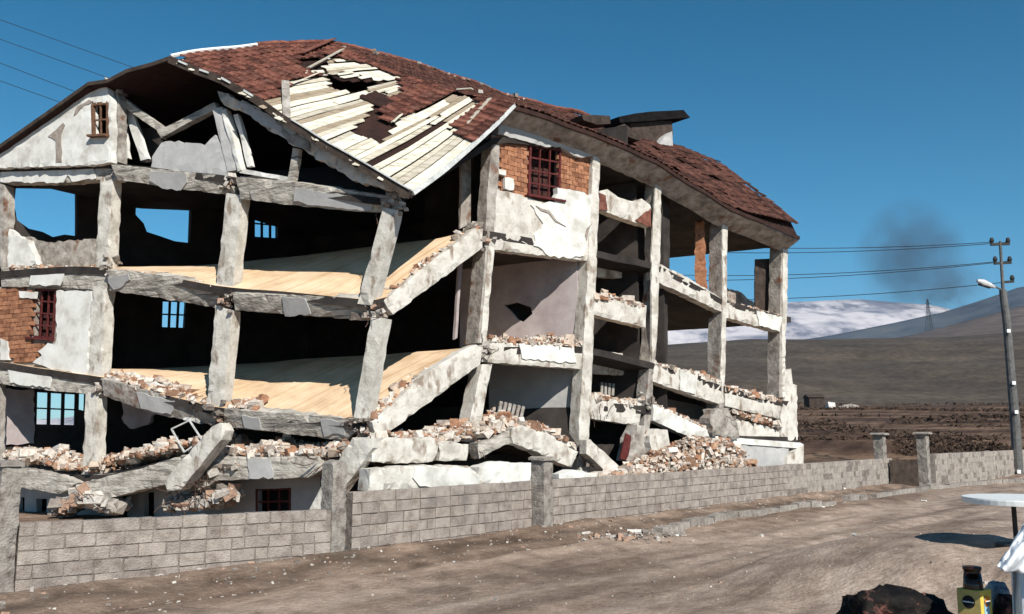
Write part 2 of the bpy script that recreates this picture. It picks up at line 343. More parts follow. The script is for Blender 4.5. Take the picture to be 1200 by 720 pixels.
fan('hill', 200, 620, [(-900, 505), (350, 503), (560, 460), (700, 412), (800, 404), (880, 398), (960, 399), (1050, 397), (1110, 396), (1200, 390), (2100, 350)], hill_m, amp=5, f=.012, pw=.85)
spur_m = M('spur_earth', [(.07, .055, .05), (.13, .10, .085)], .02, bump=1, bscale=.3, detail=10, lines=(.01, (.22, .18, .15), (.3, .3, 12), .57))
fan('hill', 640, 1300, [(-900, 505), (350, 503), (700, 440), (1000, 408), (1075, 392), (1120, 381), (1160, 371), (1200, 360), (1600, 300), (2100, 270)], spur_m, amp=7, f=.006)
blue_m = M('mountain_rock', [(.025, .035, .05), (.055, .065, .08), (.09, .095, .1)], .006, bump=1, bscale=.1, detail=9, lines=(.0035, (.62, .62, .66), (.35, .35, 2.2), .64))
fan('mountain', 1800, 3200, [(-900, 506), (350, 504), (700, 450), (800, 420), (960, 396), (1030, 383), (1100, 369), (1140, 357), (1170, 347), (1200, 337), (1500, 290), (2100, 240)], blue_m, amp=45, f=.0022, seed=31)
snow_m = M('snow', [(.12, .12, .15), (.30, .28, .31), (.42, .39, .41), (.52, .48, .49)], .0045, bump=1, bscale=.02, detail=14, lo=.38, hi=.54, lines=(.003, (.13, .13, .17), (.6, .6, 2.4), .54))
fan('mountain', 3800, 6200, [(-900, 506), (350, 503), (560, 430), (700, 368), (780, 359), (860, 357), (930, 354), (985, 350), (1010, 350), (1050, 354), (1085, 356), (1110, 361), (1150, 372), (1250, 390), (2100, 400)], snow_m, amp=120, f=.0011, seed=7)

# ------------------------------------------------------------------ THE COLLAPSED BUILDING
BLD = empty('collapsed_building', C0.copy(), 'three storey concrete school-like block half collapsed, with bare frame and torn red tiled roof', 'building')
A = PA(); B = PB()
KOFF = 13.0; SK = KOFF/dA.dot(nB); RE = 17.4
K = PB(KOFF)
print('K s', SK)
def zA(px, py, off=0): return hit(px, py, PA(off)).z
def sA(px, off=0, y=400): return A.ab(hit(px, y, PA(off)))[0]
def rB(px, py): p = hit(px, py, B) - C0; return p.dot(dB)
# slab height lines along A (s, z) and along B (r, z)
LA = {1: [(0, 318), (75, 312), (125, 314), (190, 322), (257, 335), (350, 343), (437, 352)],
      2: [(0, 424), (118, 441), (180, 458), (250, 476), (300, 482), (427, 492)],
      3: [(0, 545), (73, 556), (131, 556), (214, 534), (300, 536), (427, 530)],
      4: [(0, 196), (125, 190), (177, 196), (268, 207), (350, 219), (455, 232)]}
LB = {1: [(455, 352), (500, 311), (563, 268), (690, 292), (767, 308), (850, 352), (917, 370)],
      2: [(437, 495), (500, 437), (565, 406), (684, 405), (767, 425), (850, 453), (917, 470)],
      3: [(430, 535), (510, 530), (600, 512), (676, 533), (690, 470), (767, 476), (840, 510), (917, 512)],
      4: [(460, 236), (583, 158), (703, 172), (770, 206), (845, 252), (917, 281)]}
ZA = {k: sorted((A.ab(hit(x, y, A))[0], hit(x, y, A).z) for x, y in v) for k, v in LA.items()}
ZB = {k: sorted((B.ab(hit(x, y, B))[0], hit(x, y, B).z) for x, y in v) for k, v in LB.items()}
for k in ZA: print(k, [(round(a, 1), round(b, 1)) for a, b in ZA[k]], [(round(a, 1), round(b, 1)) for a, b in ZB[k]])
RH = {1: 3.4, 2: 3.4, 3: 5.0, 4: 4.2}
def slabz(k, s, r):
    """front edge sags, hinge line at r=RH; beyond it the floor follows the long side"""
    hz = lerpc(ZB[k], max(r, RH[k])); fz = lerpc(ZA[k], s); f0 = ZA[k][0][1]
    if r >= RH[k]: return hz - .02*s
    b = lerpc(ZB[k], max(r, 0.0)); hh = lerpc(ZB[k], RH[k])
    wgt = max(0, 1-s/2.5)
    lin = fz + (hh-.02*s-fz)*min(1, max(r, 0)/RH[k])
    return lin*(1-wgt) + (b)*wgt if r > 0 else fz
def slab(k, name, mat, th=.2):
    ss = [SK*i/26 for i in range(27)]; rr = [-.05+(RE+.0)*i/34 for i in range(35)]
    V = []
    for lay in (0, 1):
        for s in ss:
            for r in rr:
                z = slabz(k, s, r) - th*lay
                p = skew(s, r, z - .01); V.append(p + Z*.03*nz(p, .8))
    n = 35; N = 27*35; Fc = []
    for i in range(26):
        for j in range(34):
            a = i*n+j; Fc.append((a, a+1, a+n+1, a+n)); Fc.append((a+N, a+n+N, a+n+1+N, a+1+N))
    for i in range(26):
        for j in (0, 34): a = i*n+j; Fc.append((a, a+n, a+n+N, a+N))
    for j in range(34):
        for i in (0, 26): a = i*n+j; Fc.append((a, a+1, a+1+N, a+N))
    return mk(name, V, Fc, mat, BLD)
s1 = slab(1, 'floor_slab', floor_m); s2 = slab(2, 'floor_slab', floor_m); s3 = slab(3, 'floor_slab', concrete_dirty, .25); s4 = slab(4, 'ceiling_slab', shade_in, .18)
for s_ in (s1, s2, s3):                    # concrete underside and edges, coloured near black as room shade
    s_.data.materials.append(shade_in)
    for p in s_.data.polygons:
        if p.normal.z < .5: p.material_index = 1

BM = concrete
def col(pl, P, th=.34, mat=None, par=BLD, name='column', slim=0, **k):
    if abs(pl.n.dot(nA)) > .99:      # the measured outline takes in the side face: keep the front only
        cx_ = {}
        ys_ = sorted(P, key=lambda q: q[1])
        mid = sum(q[0] for q in P)/len(P); lean = ((ys_[-1][0]+ys_[-2][0])-(ys_[0][0]+ys_[1][0]))/2/max(1, (ys_[-1][1]+ys_[-2][1]-ys_[0][1]-ys_[1][1])/2); my = sum(q[1] for q in P)/len(P)
        P = [(x-7, y) if x > mid + lean*(y-my) else (x, y) for x, y in P]
    return poly(name, par, mat or concrete_col, pl, P, th, res=.2, **{**dict(rough=.0055, chip=.05), **k})
def beam(pl, P, th=.35, mat=None, par=BLD, name='beam', **k): return poly(name, par, mat or concrete, pl, P, th, res=.18, **{**dict(rough=.010, chip=.06, jag=.012), **k})
def patch(pl, P, mat=None, th=.03, name='plaster_patch', holes=(), **k): return poly(name, BLD, mat or plaster, pl, P, th, holes=holes, res=.3, **{**dict(rough=.004, chip=.0, jag=.03), **k})
def TA(px, py, tilt, off=-.12):    # plane of a beam that has rolled: its lower edge swings inwards
    z = hit(px, py, PA(off)).z
    return Pl(C0 + nA*off, dA, nA, R(tilt), z)
# --- columns, gable side
col(A, [(-4, 214), (12, 217), (13, 262), (10, 314), (-6, 313)], mat=concrete_dirty)
col(A, [(118, 207), (139, 208), (134, 316), (110, 316)])
col(A, [(265, 226), (290, 229), (279, 342), (252, 340)])
col(PA(-.1), [(449, 243), (471, 246), (442, 358), (418, 356)])
col(A, [(-8, 336), (4, 336), (2, 430), (-8, 430)], mat=concrete_dirty)
col(A, [(108, 334), (131, 338), (125, 444), (103, 446)])
col(A, [(252, 358), (279, 364), (267, 482), (241, 480)])
col(PA(-.1), [(434, 372), (457, 373), (437, 492), (414, 491)])
col(A, [(101, 455), (121, 460), (118, 570), (94, 568)])
col(A, [(-8, 450), (2, 450), (0, 560), (-8, 560)], mat=concrete_dirty)
# --- beams, gable side
b = beam(A, [(-8, 197), (112, 191), (134, 188), (137, 211), (112, 211), (75, 214), (-8, 215)], .35)
beam(TA(220, 198, 14), [(130, 193), (178, 198), (270, 207), (269, 229), (214, 222), (137, 211)], .35)
beam(TA(360, 215, 14), [(276, 208), (350, 214), (459, 231), (468, 245), (446, 250), (360, 243), (280, 233)], .35)
beam(A, [(0, 313), (78, 315), (118, 338), (78, 337), (0, 336)][:2] + [(128, 313), (124, 341), (78, 337), (0, 336)], .35)
beam(TA(190, 325, 20), [(124, 317), (190, 323), (258, 336), (256, 362), (190, 350), (128, 341)], .35)
beam(TA(350, 345, 24), [(272, 344), (420, 350), (432, 352), (428, 376), (275, 364)], .35)
beam(A, [(-8, 424), (0, 425), (60, 436), (118, 440), (116, 463), (57, 458), (-8, 449)], .35)
beam(TA(190, 455, 16), [(119, 444), (180, 460), (252, 477), (252, 500), (175, 484), (121, 464)], .35, mat=concrete_dirty)
beam(TA(340, 485, 20), [(262, 480), (413, 491), (424, 497), (405, 517), (262, 500)], .35)
P3 = PA(-.3)
beam(P3, [(14, 546), (73, 557), (90, 566), (70, 579), (14, 570)], .4, mat=concrete)
beam(P3, [(88, 568), (131, 557), (175, 546), (214, 533), (206, 566), (170, 573), (131, 583), (104, 597), (84, 592)], .4)
beam(P3, [(214, 545), (255, 534), (300, 536), (372, 535), (376, 550), (362, 560), (255, 563), (232, 575)], .4)
# plaster patches left on beams
patch(PA(-.04), [(0, 197), (108, 192), (112, 209), (84, 213), (79, 205), (74, 214), (40, 214), (0, 213)])
patch(PA(-.04), [(36, 315), (76, 317), (70, 335), (34, 334)])
patch(TA(190, 325, 20, -.15), [(126, 325), (150, 322), (152, 328), (140, 338), (133, 340), (127, 332)], plaster_grey)
patch(TA(350, 345, 24, -.15), [(330, 348), (357, 350), (364, 368), (334, 371)], plaster_grey)
patch(TA(220, 198, 14, -.15), [(176, 201), (218, 204), (219, 214), (212, 223), (190, 221), (175, 212)], plaster_grey)
patch(TA(360, 215, 14, -.15), [(346, 220), (440, 234), (434, 247), (372, 241), (344, 236)], plaster_grey)
patch(TA(340, 485, 20, -.15), [(283, 487), (303, 490), (306, 504), (286, 501)], plaster_grey)
patch(TA(340, 485, 20, -.15), [(375, 492), (402, 494), (404, 511), (390, 508), (380, 512)], plaster_grey)
patch(TA(190, 455, 16, -.15), [(160, 460), (205, 470), (200, 486), (165, 479)], plaster_grey)
patch(PA(-.04), [(8, 430), (60, 440), (58, 455), (12, 449)])
patch(PA(-.34), [(290, 538), (317, 538), (320, 560), (292, 561)], plaster_grey)
# --- walls, gable side
brick_wall = poly('wall', BLD, mortar, PA(.14), [(-8, 337), (112, 337), (106, 440), (60, 436), (-8, 424)], .2, holes=[[(41, 338), (67, 339), (63, 398), (38, 396)]], res=.4)
patch(PA(.02), [(66, 341), (107, 341), (103, 400), (101, 440), (60, 433), (38, 425), (52, 415), (64, 405), (66, 398)], th=.11)
patch(PA(.03), [(78, 342), (107, 342), (106, 372), (92, 374), (84, 358)], plaster_grey, th=.1, jag=.05)
patch(PA(.03), [(0, 397), (8, 400), (10, 422), (0, 422)], th=.1)
patch(PA(.05), [(22, 341), (42, 342), (41, 350), (23, 349)], th=.08)
patch(PA(.05), [(44, 412), (56, 402), (64, 404), (63, 410), (50, 418)], th=.08)
# gable wall
gw_ = poly('wall', BLD, plaster, PA(-.24), [(-8, 180), (20, 158), (60, 130), (108, 99), (124, 100), (130, 120), (130, 190), (112, 193), (-8, 197)], .22,
     holes=[[(108, 122), (127, 120), (127, 160), (109, 161)]], jag=.02)
patch(PA(-.26), [(86, 136), (90, 125), (104, 117), (109, 119), (98, 124), (90, 133)], mortar, th=.03)
patch(PA(-.26), [(56, 160), (66, 152), (74, 144), (76, 147), (71, 158), (72, 190), (65, 190), (65, 165)], mortar, th=.03)
patch(PA(.02), [(136, 108), (139, 116), (139, 190), (129, 190), (128, 104)], concrete_dirty, th=.3, name='column')
# broken grey wall stub between gable columns
poly('wall', BLD, plaster_grey, PA(.02), [(176, 204), (178, 184), (184, 176), (189, 168), (200, 165), (240, 170), (246, 163), (252, 158), (262, 176), (268, 208)], .22, jag=.04)
# left storey one: remains of wall below opening
poly('wall', BLD, plaster, PA(.1), [(10, 268), (18, 276), (32, 281), (43, 310), (8, 313)], .22, jag=.04)
poly('wall', BLD, concrete_dirty, PA(.9), [(30, 278), (60, 284), (110, 280), (116, 312), (30, 313)], .22, jag=.05)
# gable rafters / struts
def bar(pl, a, b, wpx, th=.16, mat=None, name='strut', **k):
    a = Vector(a); b = Vector(b); d = (b-a).normalized(); n = Vector((-d.y, d.x))*wpx/2
    return poly(name, BLD, mat or concrete_col, pl, [a+n, b+n, b-n, a-n], th, res=.25, rough=.012, chip=.04, **k)
bar(PA(.3), (139, 116), (190, 153), 8, .2, concrete)
bar(PA(.3), (186, 158), (252, 123), 8, .2, concrete)
bar(PA(.6), (142, 128), (149, 186), 4, .12, plaster)
bar(PA(.5), (149, 126), (169, 187), 9, .12, plaster)
bar(PA(.9), (175, 150), (178, 190), 30, .1, shade_in)
bar(PA(.0), (254, 126), (272, 200), 11, .25, plaster_grey)
bar(PA(-.04), (261, 128), (280, 200), 5, .25, plaster)
bar(PA(.1), (276, 134), (292, 195), 5.5, .15, plaster)
bar(PA(.0), (281, 200), (337, 210), 5, .15, plaster)
bar(PA(.1), (281, 208), (330, 215), 3, .15, concrete_col)
bar(PA(-.05), (347, 174), (339, 216), 8, .15, concrete)
patch(PA(.3), [(255, 170), (262, 150), (275, 185), (268, 200), (258, 190)], concrete_dirty, th=.2, name='rafter')
rf = poly('rafter', BLD, concrete_col, PA(-.2), [(255, 107), (262, 108), (284, 118), (322, 136), (363, 154), (415, 184), (464, 216), (458, 222), (423, 216), (395, 200), (366, 182), (345, 170), (330, 160), (305, 146), (290, 134), (268, 126), (258, 117)], .25, jag=.05, chip=.08)
patch(PA(-.23), [(272, 114), (318, 137), (330, 148), (333, 158), (300, 142), (286, 128)], plaster_grey, th=.03)
poly('rafter', BLD, concrete_dirty, PA(-.26), [(328, 152), (362, 167), (363, 178), (338, 168)], .05, jag=.03)

# --- long side: sagging first-bay beams
beam(PB(-.1), [(451, 353), (470, 336), (500, 311), (530, 289), (556, 268), (566, 268), (566, 290), (540, 310), (500, 340), (461, 369)], .35, mat=concrete_col)
beam(PB(-.1), [(436, 495), (465, 470), (500, 437), (540, 412), (558, 404), (567, 408), (563, 427), (535, 448), (500, 474), (443, 517)], .35, mat=concrete_col)
# --- long side columns
col(B, [(577, 157), (587, 162), (579, 292), (568, 290), (572, 220)], .42, mat=concrete_dirty)
col(B, [(570, 288), (579, 290), (569, 404), (560, 402)], .55, mat=concrete_dirty)
col(PB(-.03), [(573, 288), (580, 290), (570, 404), (563, 402)], .1)
col(B, [(565, 427), (577, 427), (560, 520), (545, 518)], .5, mat=concrete_col)
col(PB(-.05), [(696, 172), (704, 178), (700, 300), (695, 420), (690, 520), (692, 552), (680, 558), (679, 500), (684, 405), (690, 300)], .42, mat=concrete_col)
col(B, [(768, 205), (776, 208), (774, 300), (770, 400), (766, 450), (762, 500), (757, 540), (750, 540), (757, 480), (764, 400), (768, 300)], .46, mat=concrete_dirty)
col(PB(-.04), [(769, 205), (776, 208), (774, 300), (770, 400), (764, 425), (764, 300)], .08)
col(B, [(846, 250), (853, 256), (852, 350), (850, 440), (847, 505), (842, 505), (844, 440), (846, 350)], .55, mat=concrete_dirty)
col(PB(-.03), [(847, 252), (853, 256), (852, 350), (850, 440), (847, 470), (845, 440), (847, 350)], .06)
col(B, [(916, 280), (923, 284), (922, 350), (920, 400), (920, 466), (913, 466), (914, 380)], .5, mat=concrete_dirty)
col(PB(-.03), [(918, 282), (924, 285), (923, 350), (921, 400), (921, 466), (917, 466), (917, 380)], .06)
poly('wall', BLD, concrete_col, PB(0), [(921, 435), (927, 432), (929, 450), (934, 452), (935, 516), (925, 518), (917, 515), (915, 490)], .35, jag=.04)
# exposed brick infill beside fourth column (seen from its side)
for k_ in (1,):
    rr_ = rB(846, 350) - .05; pl = Pl(C0 + dB*rr_, dA, nA); z0 = slabz(k_, .5, rr_); z1 = (slabz({1: 4, 2: 1}[k_], .5, rr_) - .2)
    poly('wall', BLD, brick_m, pl, [(.5, z0), (.82, z0), (.86, (z0*2+z1)/3), (.8, z1), (.5, z1)], .2, world=True, jag=.03, rough=.01)
# --- beams on the long side
beam(B, [(566, 272), (577, 271), (700, 296), (700, 308), (690, 306), (640, 300), (577, 292)], .35, mat=concrete_col)
beam(B, [(566, 401), (684, 405), (690, 406), (688, 433), (640, 430), (578, 425), (566, 424)], .35, mat=concrete_col)
patch(PB(-.04), [(608, 403), (672, 407), (676, 425), (645, 424), (612, 420)])
beam(B, [(703, 224), (712, 222), (725, 231), (742, 236), (752, 233), (763, 240), (762, 266), (740, 259), (703, 246)], .3, mat=concrete_col)
patch(PB(-.035), [(702, 226), (710, 229), (712, 247), (702, 246)], tile_m); patch(PB(-.035), [(745, 258), (763, 244), (763, 266)], tile_m)
beam(PB(.9), [(694, 300), (750, 303), (752, 327), (694, 324)], .3, mat=concrete_col)
beam(B, [(692, 347), (725, 352), (758, 358), (757, 384), (725, 376), (692, 368)], .35, mat=concrete_col)
beam(PB(.9), [(690, 411), (744, 415), (744, 441), (690, 437)], .3, mat=concrete_col)
beam(B, [(687, 463), (752, 473), (750, 499), (687, 490)], .35, mat=concrete_col)
beam(B, [(766, 306), (800, 322), (850, 352), (848, 367), (810, 348), (767, 329)], .35, mat=concrete_col)
beam(B, [(850, 352), (918, 371), (916, 390), (850, 372)], .35, mat=concrete_col)
patch(PB(-.04), [(887, 364), (917, 372), (914, 389), (890, 382)])
beam(B, [(765, 424), (800, 433), (848, 447), (848, 475), (810, 463), (765, 447)], .35, mat=concrete_col)
patch(PB(-.04), [(797, 434), (818, 440), (815, 462), (797, 457)])
beam(B, [(850, 456), (916, 471), (914, 491), (850, 476)], .35, mat=concrete_col)
beam(PB(-.1), [(766, 474), (795, 487), (838, 508), (842, 515), (812, 514), (766, 493)], .35, mat=plaster)
beam(PB(.1), [(862, 491), (900, 500), (921, 510), (922, 517), (862, 516)], .35, mat=concrete_col)
beam(B, [(703, 172), (770, 206), (770, 216), (703, 186)], .3, mat=concrete)
beam(PB(.0), [(770, 202), (845, 252), (920, 280), (920, 288), (855, 262), (845, 257), (805, 232), (772, 211)], .3, mat=concrete, jag=.04)
beam(PB(-.05), [(583, 138), (703, 170), (703, 190), (695, 183), (678, 184), (657, 172), (640, 172), (585, 157)], .3, mat=plaster_grey, jag=.02)
# --- second-bay wall: brick, board-marked concrete, white plaster
wall2 = poly('wall', BLD, mortar, PB(.16), [(583, 155), (700, 176), (698, 300), (579, 276)], .2, holes=[[(620, 168), (656, 174), (654, 236), (618, 230)]], res=.4)
patch(PB(.0), [(582, 222), (600, 226), (620, 232), (640, 238), (655, 244), (695, 258), (699, 300), (640, 291), (579, 275)], concrete_col, th=.15, jag=.03)
patch(PB(-.04), [(653, 220), (668, 222), (697, 231), (697, 262), (690, 276), (684, 300), (665, 303), (640, 298), (626, 288), (626, 275), (637, 262), (628, 250), (622, 240), (630, 238), (650, 238)], th=.18, jag=.06)
patch(PB(-.02), [(592, 208), (602, 210), (602, 223), (592, 221)], th=.1); patch(PB(-.02), [(584, 198), (593, 200), (593, 206), (585, 204)], th=.1)
# cracks in the plaster (thin open gaps showing masonry)
patch(PB(-.065), [(628, 241), (636, 245), (644, 247), (652, 258), (664, 266), (651, 260), (643, 250), (634, 247)], mortar, th=.02, jag=0)
patch(PB(-.065), [(686, 276), (688, 268), (694, 262), (690, 270), (688, 282)], mortar, th=.02, jag=0)

# --- bricks laid one by one
brick_mesh = None
def brickmesh(L=.22, H=.12, T=.09):
    m = MB(); m.box(Vector((0, 0, 0)), Vector((L/2, 0, 0)), Vector((0, T/2, 0)), Vector((0, 0, H/2)))
    bm = bmesh.new(); me = bpy.data.meshes.new('brick'); me.from_pydata([tuple(v) for v in m.v], [], m.f); bm.from_mesh(me)
    bmesh.ops.recalc_face_normals(bm, faces=bm.faces)
    for v in bm.verts: v.co += Vector([random.uniform(-.006, .006) for _ in range(3)])
    bm.to_mesh(me); bm.free(); return me
def lay(name, meshes, mat, par, pl, zones, L, H, off, jit=.006, avoid=(), gap=.014, maxn=9999, par_inv=True):
    """zones: pixel polygons the courses fill on plane pl"""
    Z_ = [[pl.ab(hit(x, y, pl)) for x, y in zp] for zp in zones]; AV = [[pl.ab(hit(x, y, pl)) for x, y in zp] for zp in avoid]
    a0 = min(p[0] for z in Z_ for p in z); a1 = max(p[0] for z in Z_ for p in z); b0 = min(p[1] for z in Z_ for p in z); b1 = max(p[1] for z in Z_ for p in z)
    n = 0; row = 0; b = b0 + H/2; out = []
    rot = Matrix((pl.u, pl.n, pl.w)).transposed().to_4x4()
    while b < b1 and n < maxn:
        a = a0 + (L/2 if row % 2 else 0)
        while a < a1 and n < maxn:
            q = (a, b)
            if any(inside(q, z) for z in Z_) and not any(inside(q, z) for z in AV):
                o = bpy.data.objects.new(name, random.choice(meshes)); COL.objects.link(o)
                p = pl.pt(a, b) + pl.n*(off + random.uniform(-jit, jit)); mw = Matrix.Translation(p) @ rot @ Matrix.Rotation(random.uniform(-.02, .02), 4, 'Y')
                parent(o, par); o.matrix_basis = mw if par.type == 'EMPTY' else mw
                n += 1; out.append(o)
            a += L + gap
        b += H + gap; row += 1
    return out
bms = [brickmesh() for _ in range(5)]
for m_ in bms: m_.materials.append(brick_m)
lay('brick', bms, brick_m, brick_wall, PA(.12), [[(-8, 338), (42, 338), (38, 400), (60, 408), (38, 424), (-8, 420)]], .22, .12, 0)
lay('brick', bms, brick_m, wall2, PB(.14), [[(584, 158), (620, 166), (618, 232), (582, 222)], [(656, 174), (697, 178), (696, 235), (655, 222)]], .22, .12, 0)

# --- windows
def window(pl, quad, mat, nc, nr, name='window', fw=.07, mw=.035, glass=False, sill=True, skip=()):
    """quad px: TL, TR, BR, BL"""
    q = [pl.ab(hit(x, y, pl)) for x, y in quad]
    def P(u, v):
        t = (q[0][0]*(1-u)+q[1][0]*u, q[0][1]*(1-u)+q[1][1]*u); b_ = (q[3][0]*(1-u)+q[2][0]*u, q[3][1]*(1-u)+q[2][1]*u)
        return pl.pt(t[0]*(1-v)+b_[0]*v, t[1]*(1-v)+b_[1]*v)
    m = MB()
    for a, b_ in (((0, 0), (1, 0)), ((1, 0), (1, 1)), ((1, 1), (0, 1)), ((0, 1), (0, 0))): m.bar(P(*a), P(*b_), fw, .09, pl.n if abs((P(*b_)-P(*a)).normalized().dot(Z)) > .5 else Z)
    fr = m.build(name, mat, BLD)
    for i in range(1, nc):
        m = MB(); m.bar(P(i/nc, 0), P(i/nc, 1), mw, .05, pl.n); o = m.build('mullion', mat); o.parent = fr
    for j in range(1, nr):
        m = MB(); m.bar(P(0, j/nr), P(1, j/nr), mw, .045, Z); o = m.build('glazing_bar', mat); o.parent = fr
    if sill:
        m = MB(); m.bar(P(-.12, 1.03) - pl.n*.1, P(1.12, 1.03) - pl.n*.1, .2, .06, Z); o = m.build('sill', mat); o.parent = fr
    return fr
window(PB(.1), [(621, 170), (656, 176), (654, 235), (619, 229)], red_frame, 3, 4)
window(PA(.2), [(42, 339), (66, 340), (63, 397), (39, 395)], red_frame, 3, 4)
window(PA(-.2), [(109, 123), (127, 121), (127, 159), (110, 160)], M('brown_window_frame', [(.10, .05, .03), (.2, .11, .07)], 9, bump=.3), 2, 2, fw=.08)
darkpane = M('broken_shutter', [(.03, .012, .012), (.07, .03, .025)], 5, bump=.3)
poly('shutter', BLD, darkpane, PB(.55), [(616, 164), (660, 172), (658, 240), (614, 234)], .04, rough=0, chip=0)
poly('shutter', BLD, darkpane, PA(.6), [(39, 335), (68, 336), (65, 398), (36, 397)], .04, rough=0, chip=0)

# --- back long wall with openings to the sky
kz = lambda y, px: K.ab(hit(px, y, K))
openK = [[(19, 219), (90, 220), (90, 277), (76, 275), (62, 278), (50, 272), (34, 268), (20, 258), (17, 240)],
         [(160, 227), (225, 234), (223, 285), (205, 283), (188, 277), (172, 272), (168, 262), (159, 252)],
         [(297, 245), (326, 248), (326, 281), (297, 279)],
         [(189, 352), (219, 353), (217, 386), (188, 385)],
         [(41, 458), (90, 461), (89, 500), (40, 499)], [(92, 461), (101, 462), (100, 482), (91, 480)]]
ok = [[K.ab(hit(x, y, K)) for x, y in h] for h in openK]
zr = 10.6
kw = poly('wall', BLD, shade_in, K, [(-6.15, -.5), (RE-6, -.5), (RE-6, zr), (-6.15, zr)], .25, holes=ok, world=True, res=.8, rough=.01, chip=0)
window(PB(KOFF+.05), [(297, 245), (326, 248), (326, 281), (297, 279)], blackm, 3, 2, sill=False, fw=.08, mw=.09)
window(PB(KOFF+.05), [(189, 352), (219, 353), (217, 386), (188, 385)], blackm, 3, 2, sill=False, fw=.08, mw=.08)
window(PB(KOFF+.05), [(41, 458), (90, 461), (89, 500), (40, 499)], blackm, 3, 2, sill=False, fw=.12, mw=.1)
patch(PB(KOFF-.1), [(-8, 455), (40, 457), (40, 520), (-8, 522)], plaster_in, th=.08)
# inside partitions
def part_at(r, s0, s1, z0, z1, mat, holes=(), name='partition_wall', th=.15, top=None):
    pl = Pl(C0 + dB*r, dA, nA)
    return poly(name, BLD, mat, pl, [(s0, z0), (s1, z0), (s1, z1), (s0, z1)] if top is None else [(s0, z0), (s1, z0)] + top, th, holes=holes, world=True, res=.6, rough=.01, chip=0)
part_at(10.8, 0.3, SK-.2, -.5, 10.2, shade_in)
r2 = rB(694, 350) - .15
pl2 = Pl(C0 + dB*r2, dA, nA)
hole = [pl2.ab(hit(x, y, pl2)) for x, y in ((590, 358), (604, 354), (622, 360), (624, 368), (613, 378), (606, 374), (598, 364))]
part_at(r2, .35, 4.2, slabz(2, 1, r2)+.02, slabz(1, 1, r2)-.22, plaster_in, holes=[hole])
part_at(r2+.5, .8, 4.5, slabz(2, 1, r2)+.02, slabz(1, 1, r2)-.22, shade_in)
part_at(r2, .35, 5.5, slabz(1, 1, r2)+.02, slabz(4, 1, r2)-.2, shade_in)
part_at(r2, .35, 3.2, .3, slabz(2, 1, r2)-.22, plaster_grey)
part_at(rB(768, 350)-.1, .5, 6, slabz(2, 1, 10)+.02, slabz(4, 1, 10)-.2, shade_in)
part_at(rB(768, 350)-.1, .5, 6, 0, slabz(2, 1, 10)-.2, shade_in)
part_at(10.2, 1.0, SK-.2, slabz(4, 3, 10), 12.2, shade_in)   # attic divider
# doorway leftovers beside the first column, dark panel beside the last one, narrow return wall
poly('door_frame', BLD, concrete_dirty, PB(.9), [(541, 190), (552, 186), (552, 262), (540, 268)], .1, rough=.005)
poly('door_frame', BLD, plaster_in, PB(.9), [(539, 300), (543, 298), (536, 396), (533, 398)], .1, rough=.005)
poly('partition_wall', BLD, shade_in, PB(1.3), [(556, 170), (580, 176), (576, 280), (550, 276)], .1)
poly('partition_wall', BLD, shade_in, PB(.5), [(774, 225), (785, 232), (785, 335), (774, 330)], .1)
poly('partition_wall', BLD, shade_in, PB(.5), [(771, 338), (783, 344), (782, 440), (770, 436)], .1)
poly('door_leaf', BLD, wood_dark, PB(.7), [(885, 304), (906, 303), (906, 366), (885, 362)], .05, rough=.003)
poly('wall', BLD, concrete_dirty, PB(1.8), [(852, 338), (870, 343), (884, 356), (884, 366), (852, 360)], .2, jag=.05)
# lower-floor back wall bits through the far bays
poly('wall', BLD, plaster_grey, PB(2.2), [(778, 458), (826, 468), (824, 492), (780, 488)], .15)
# far end: gable wall high up
zE = lambda s: 0
# basement wall below the gable side
bw = poly('basement_wall', BLD, plaster_grey, PA(.9), [(-8, 555), (240, 552), (375, 545), (375, 618), (-8, 625)], .2, res=.4,
     holes=[[(20, 583), (29, 583), (29, 610), (20, 610)], [(42, 585), (54, 585), (54, 610), (42, 610)], [(74, 590), (84, 590), (84, 610), (74, 610)],
            [(137, 580), (149, 579), (149, 608), (137, 609)], [(168, 578), (180, 577), (180, 606), (168, 607)], [(302, 573), (341, 572), (341, 603), (302, 604)]])
poly('partition_wall', BLD, shade_in, PA(1.7), [(-8, 540), (430, 540), (430, 620), (-8, 630)], .1)
window(PA(.95), [(302, 573), (341, 572), (341, 603), (302, 604)], red_frame, 3, 2, sill=False)
poly('wall', BLD, shade_in, PB(.8), [(440, 545), (930, 500), (930, 575), (440, 625)], .1)   # foundation wall, long side
# hanging scrap of wall and low plinth on the far right
poly('hanging_wall_fragment', BLD, plaster_in, PA(2.0), [(142, 462), (180, 466), (181, 485), (172, 498), (156, 503), (144, 496)], .12, jag=.06)
pf = poly('plinth', BLD, plaster, PB(-.15), [(835, 511), (938, 519), (942, 521), (941, 526), (835, 518)], .8, rough=.01)
poly('plinth', BLD, plaster_grey, PB(-.1), [(838, 518), (925, 524), (921, 556), (838, 556)], .6, rough=.01)
poly('plinth', BLD, concrete_col, PB(-.2), [(923, 536), (940, 522), (942, 522), (942, 556), (920, 556)], .3, rough=.01)
poly('stub_wall', BLD, concrete_col, PB(-.6), [(768, 503), (783, 504), (785, 520), (787, 540), (764, 545), (762, 512)], .5, jag=.03)
poly('column_foot', BLD, concrete_dirty, PB(-.35), [(748, 498), (760, 500), (762, 520), (757, 540), (735, 540), (740, 520)], .5, jag=.04, chip=.1)
poly('column_foot', BLD, concrete_dirty, PB(-.3), [(838, 480), (853, 478), (866, 500), (868, 514), (838, 512), (834, 496)], .5, jag=.08, chip=.1)

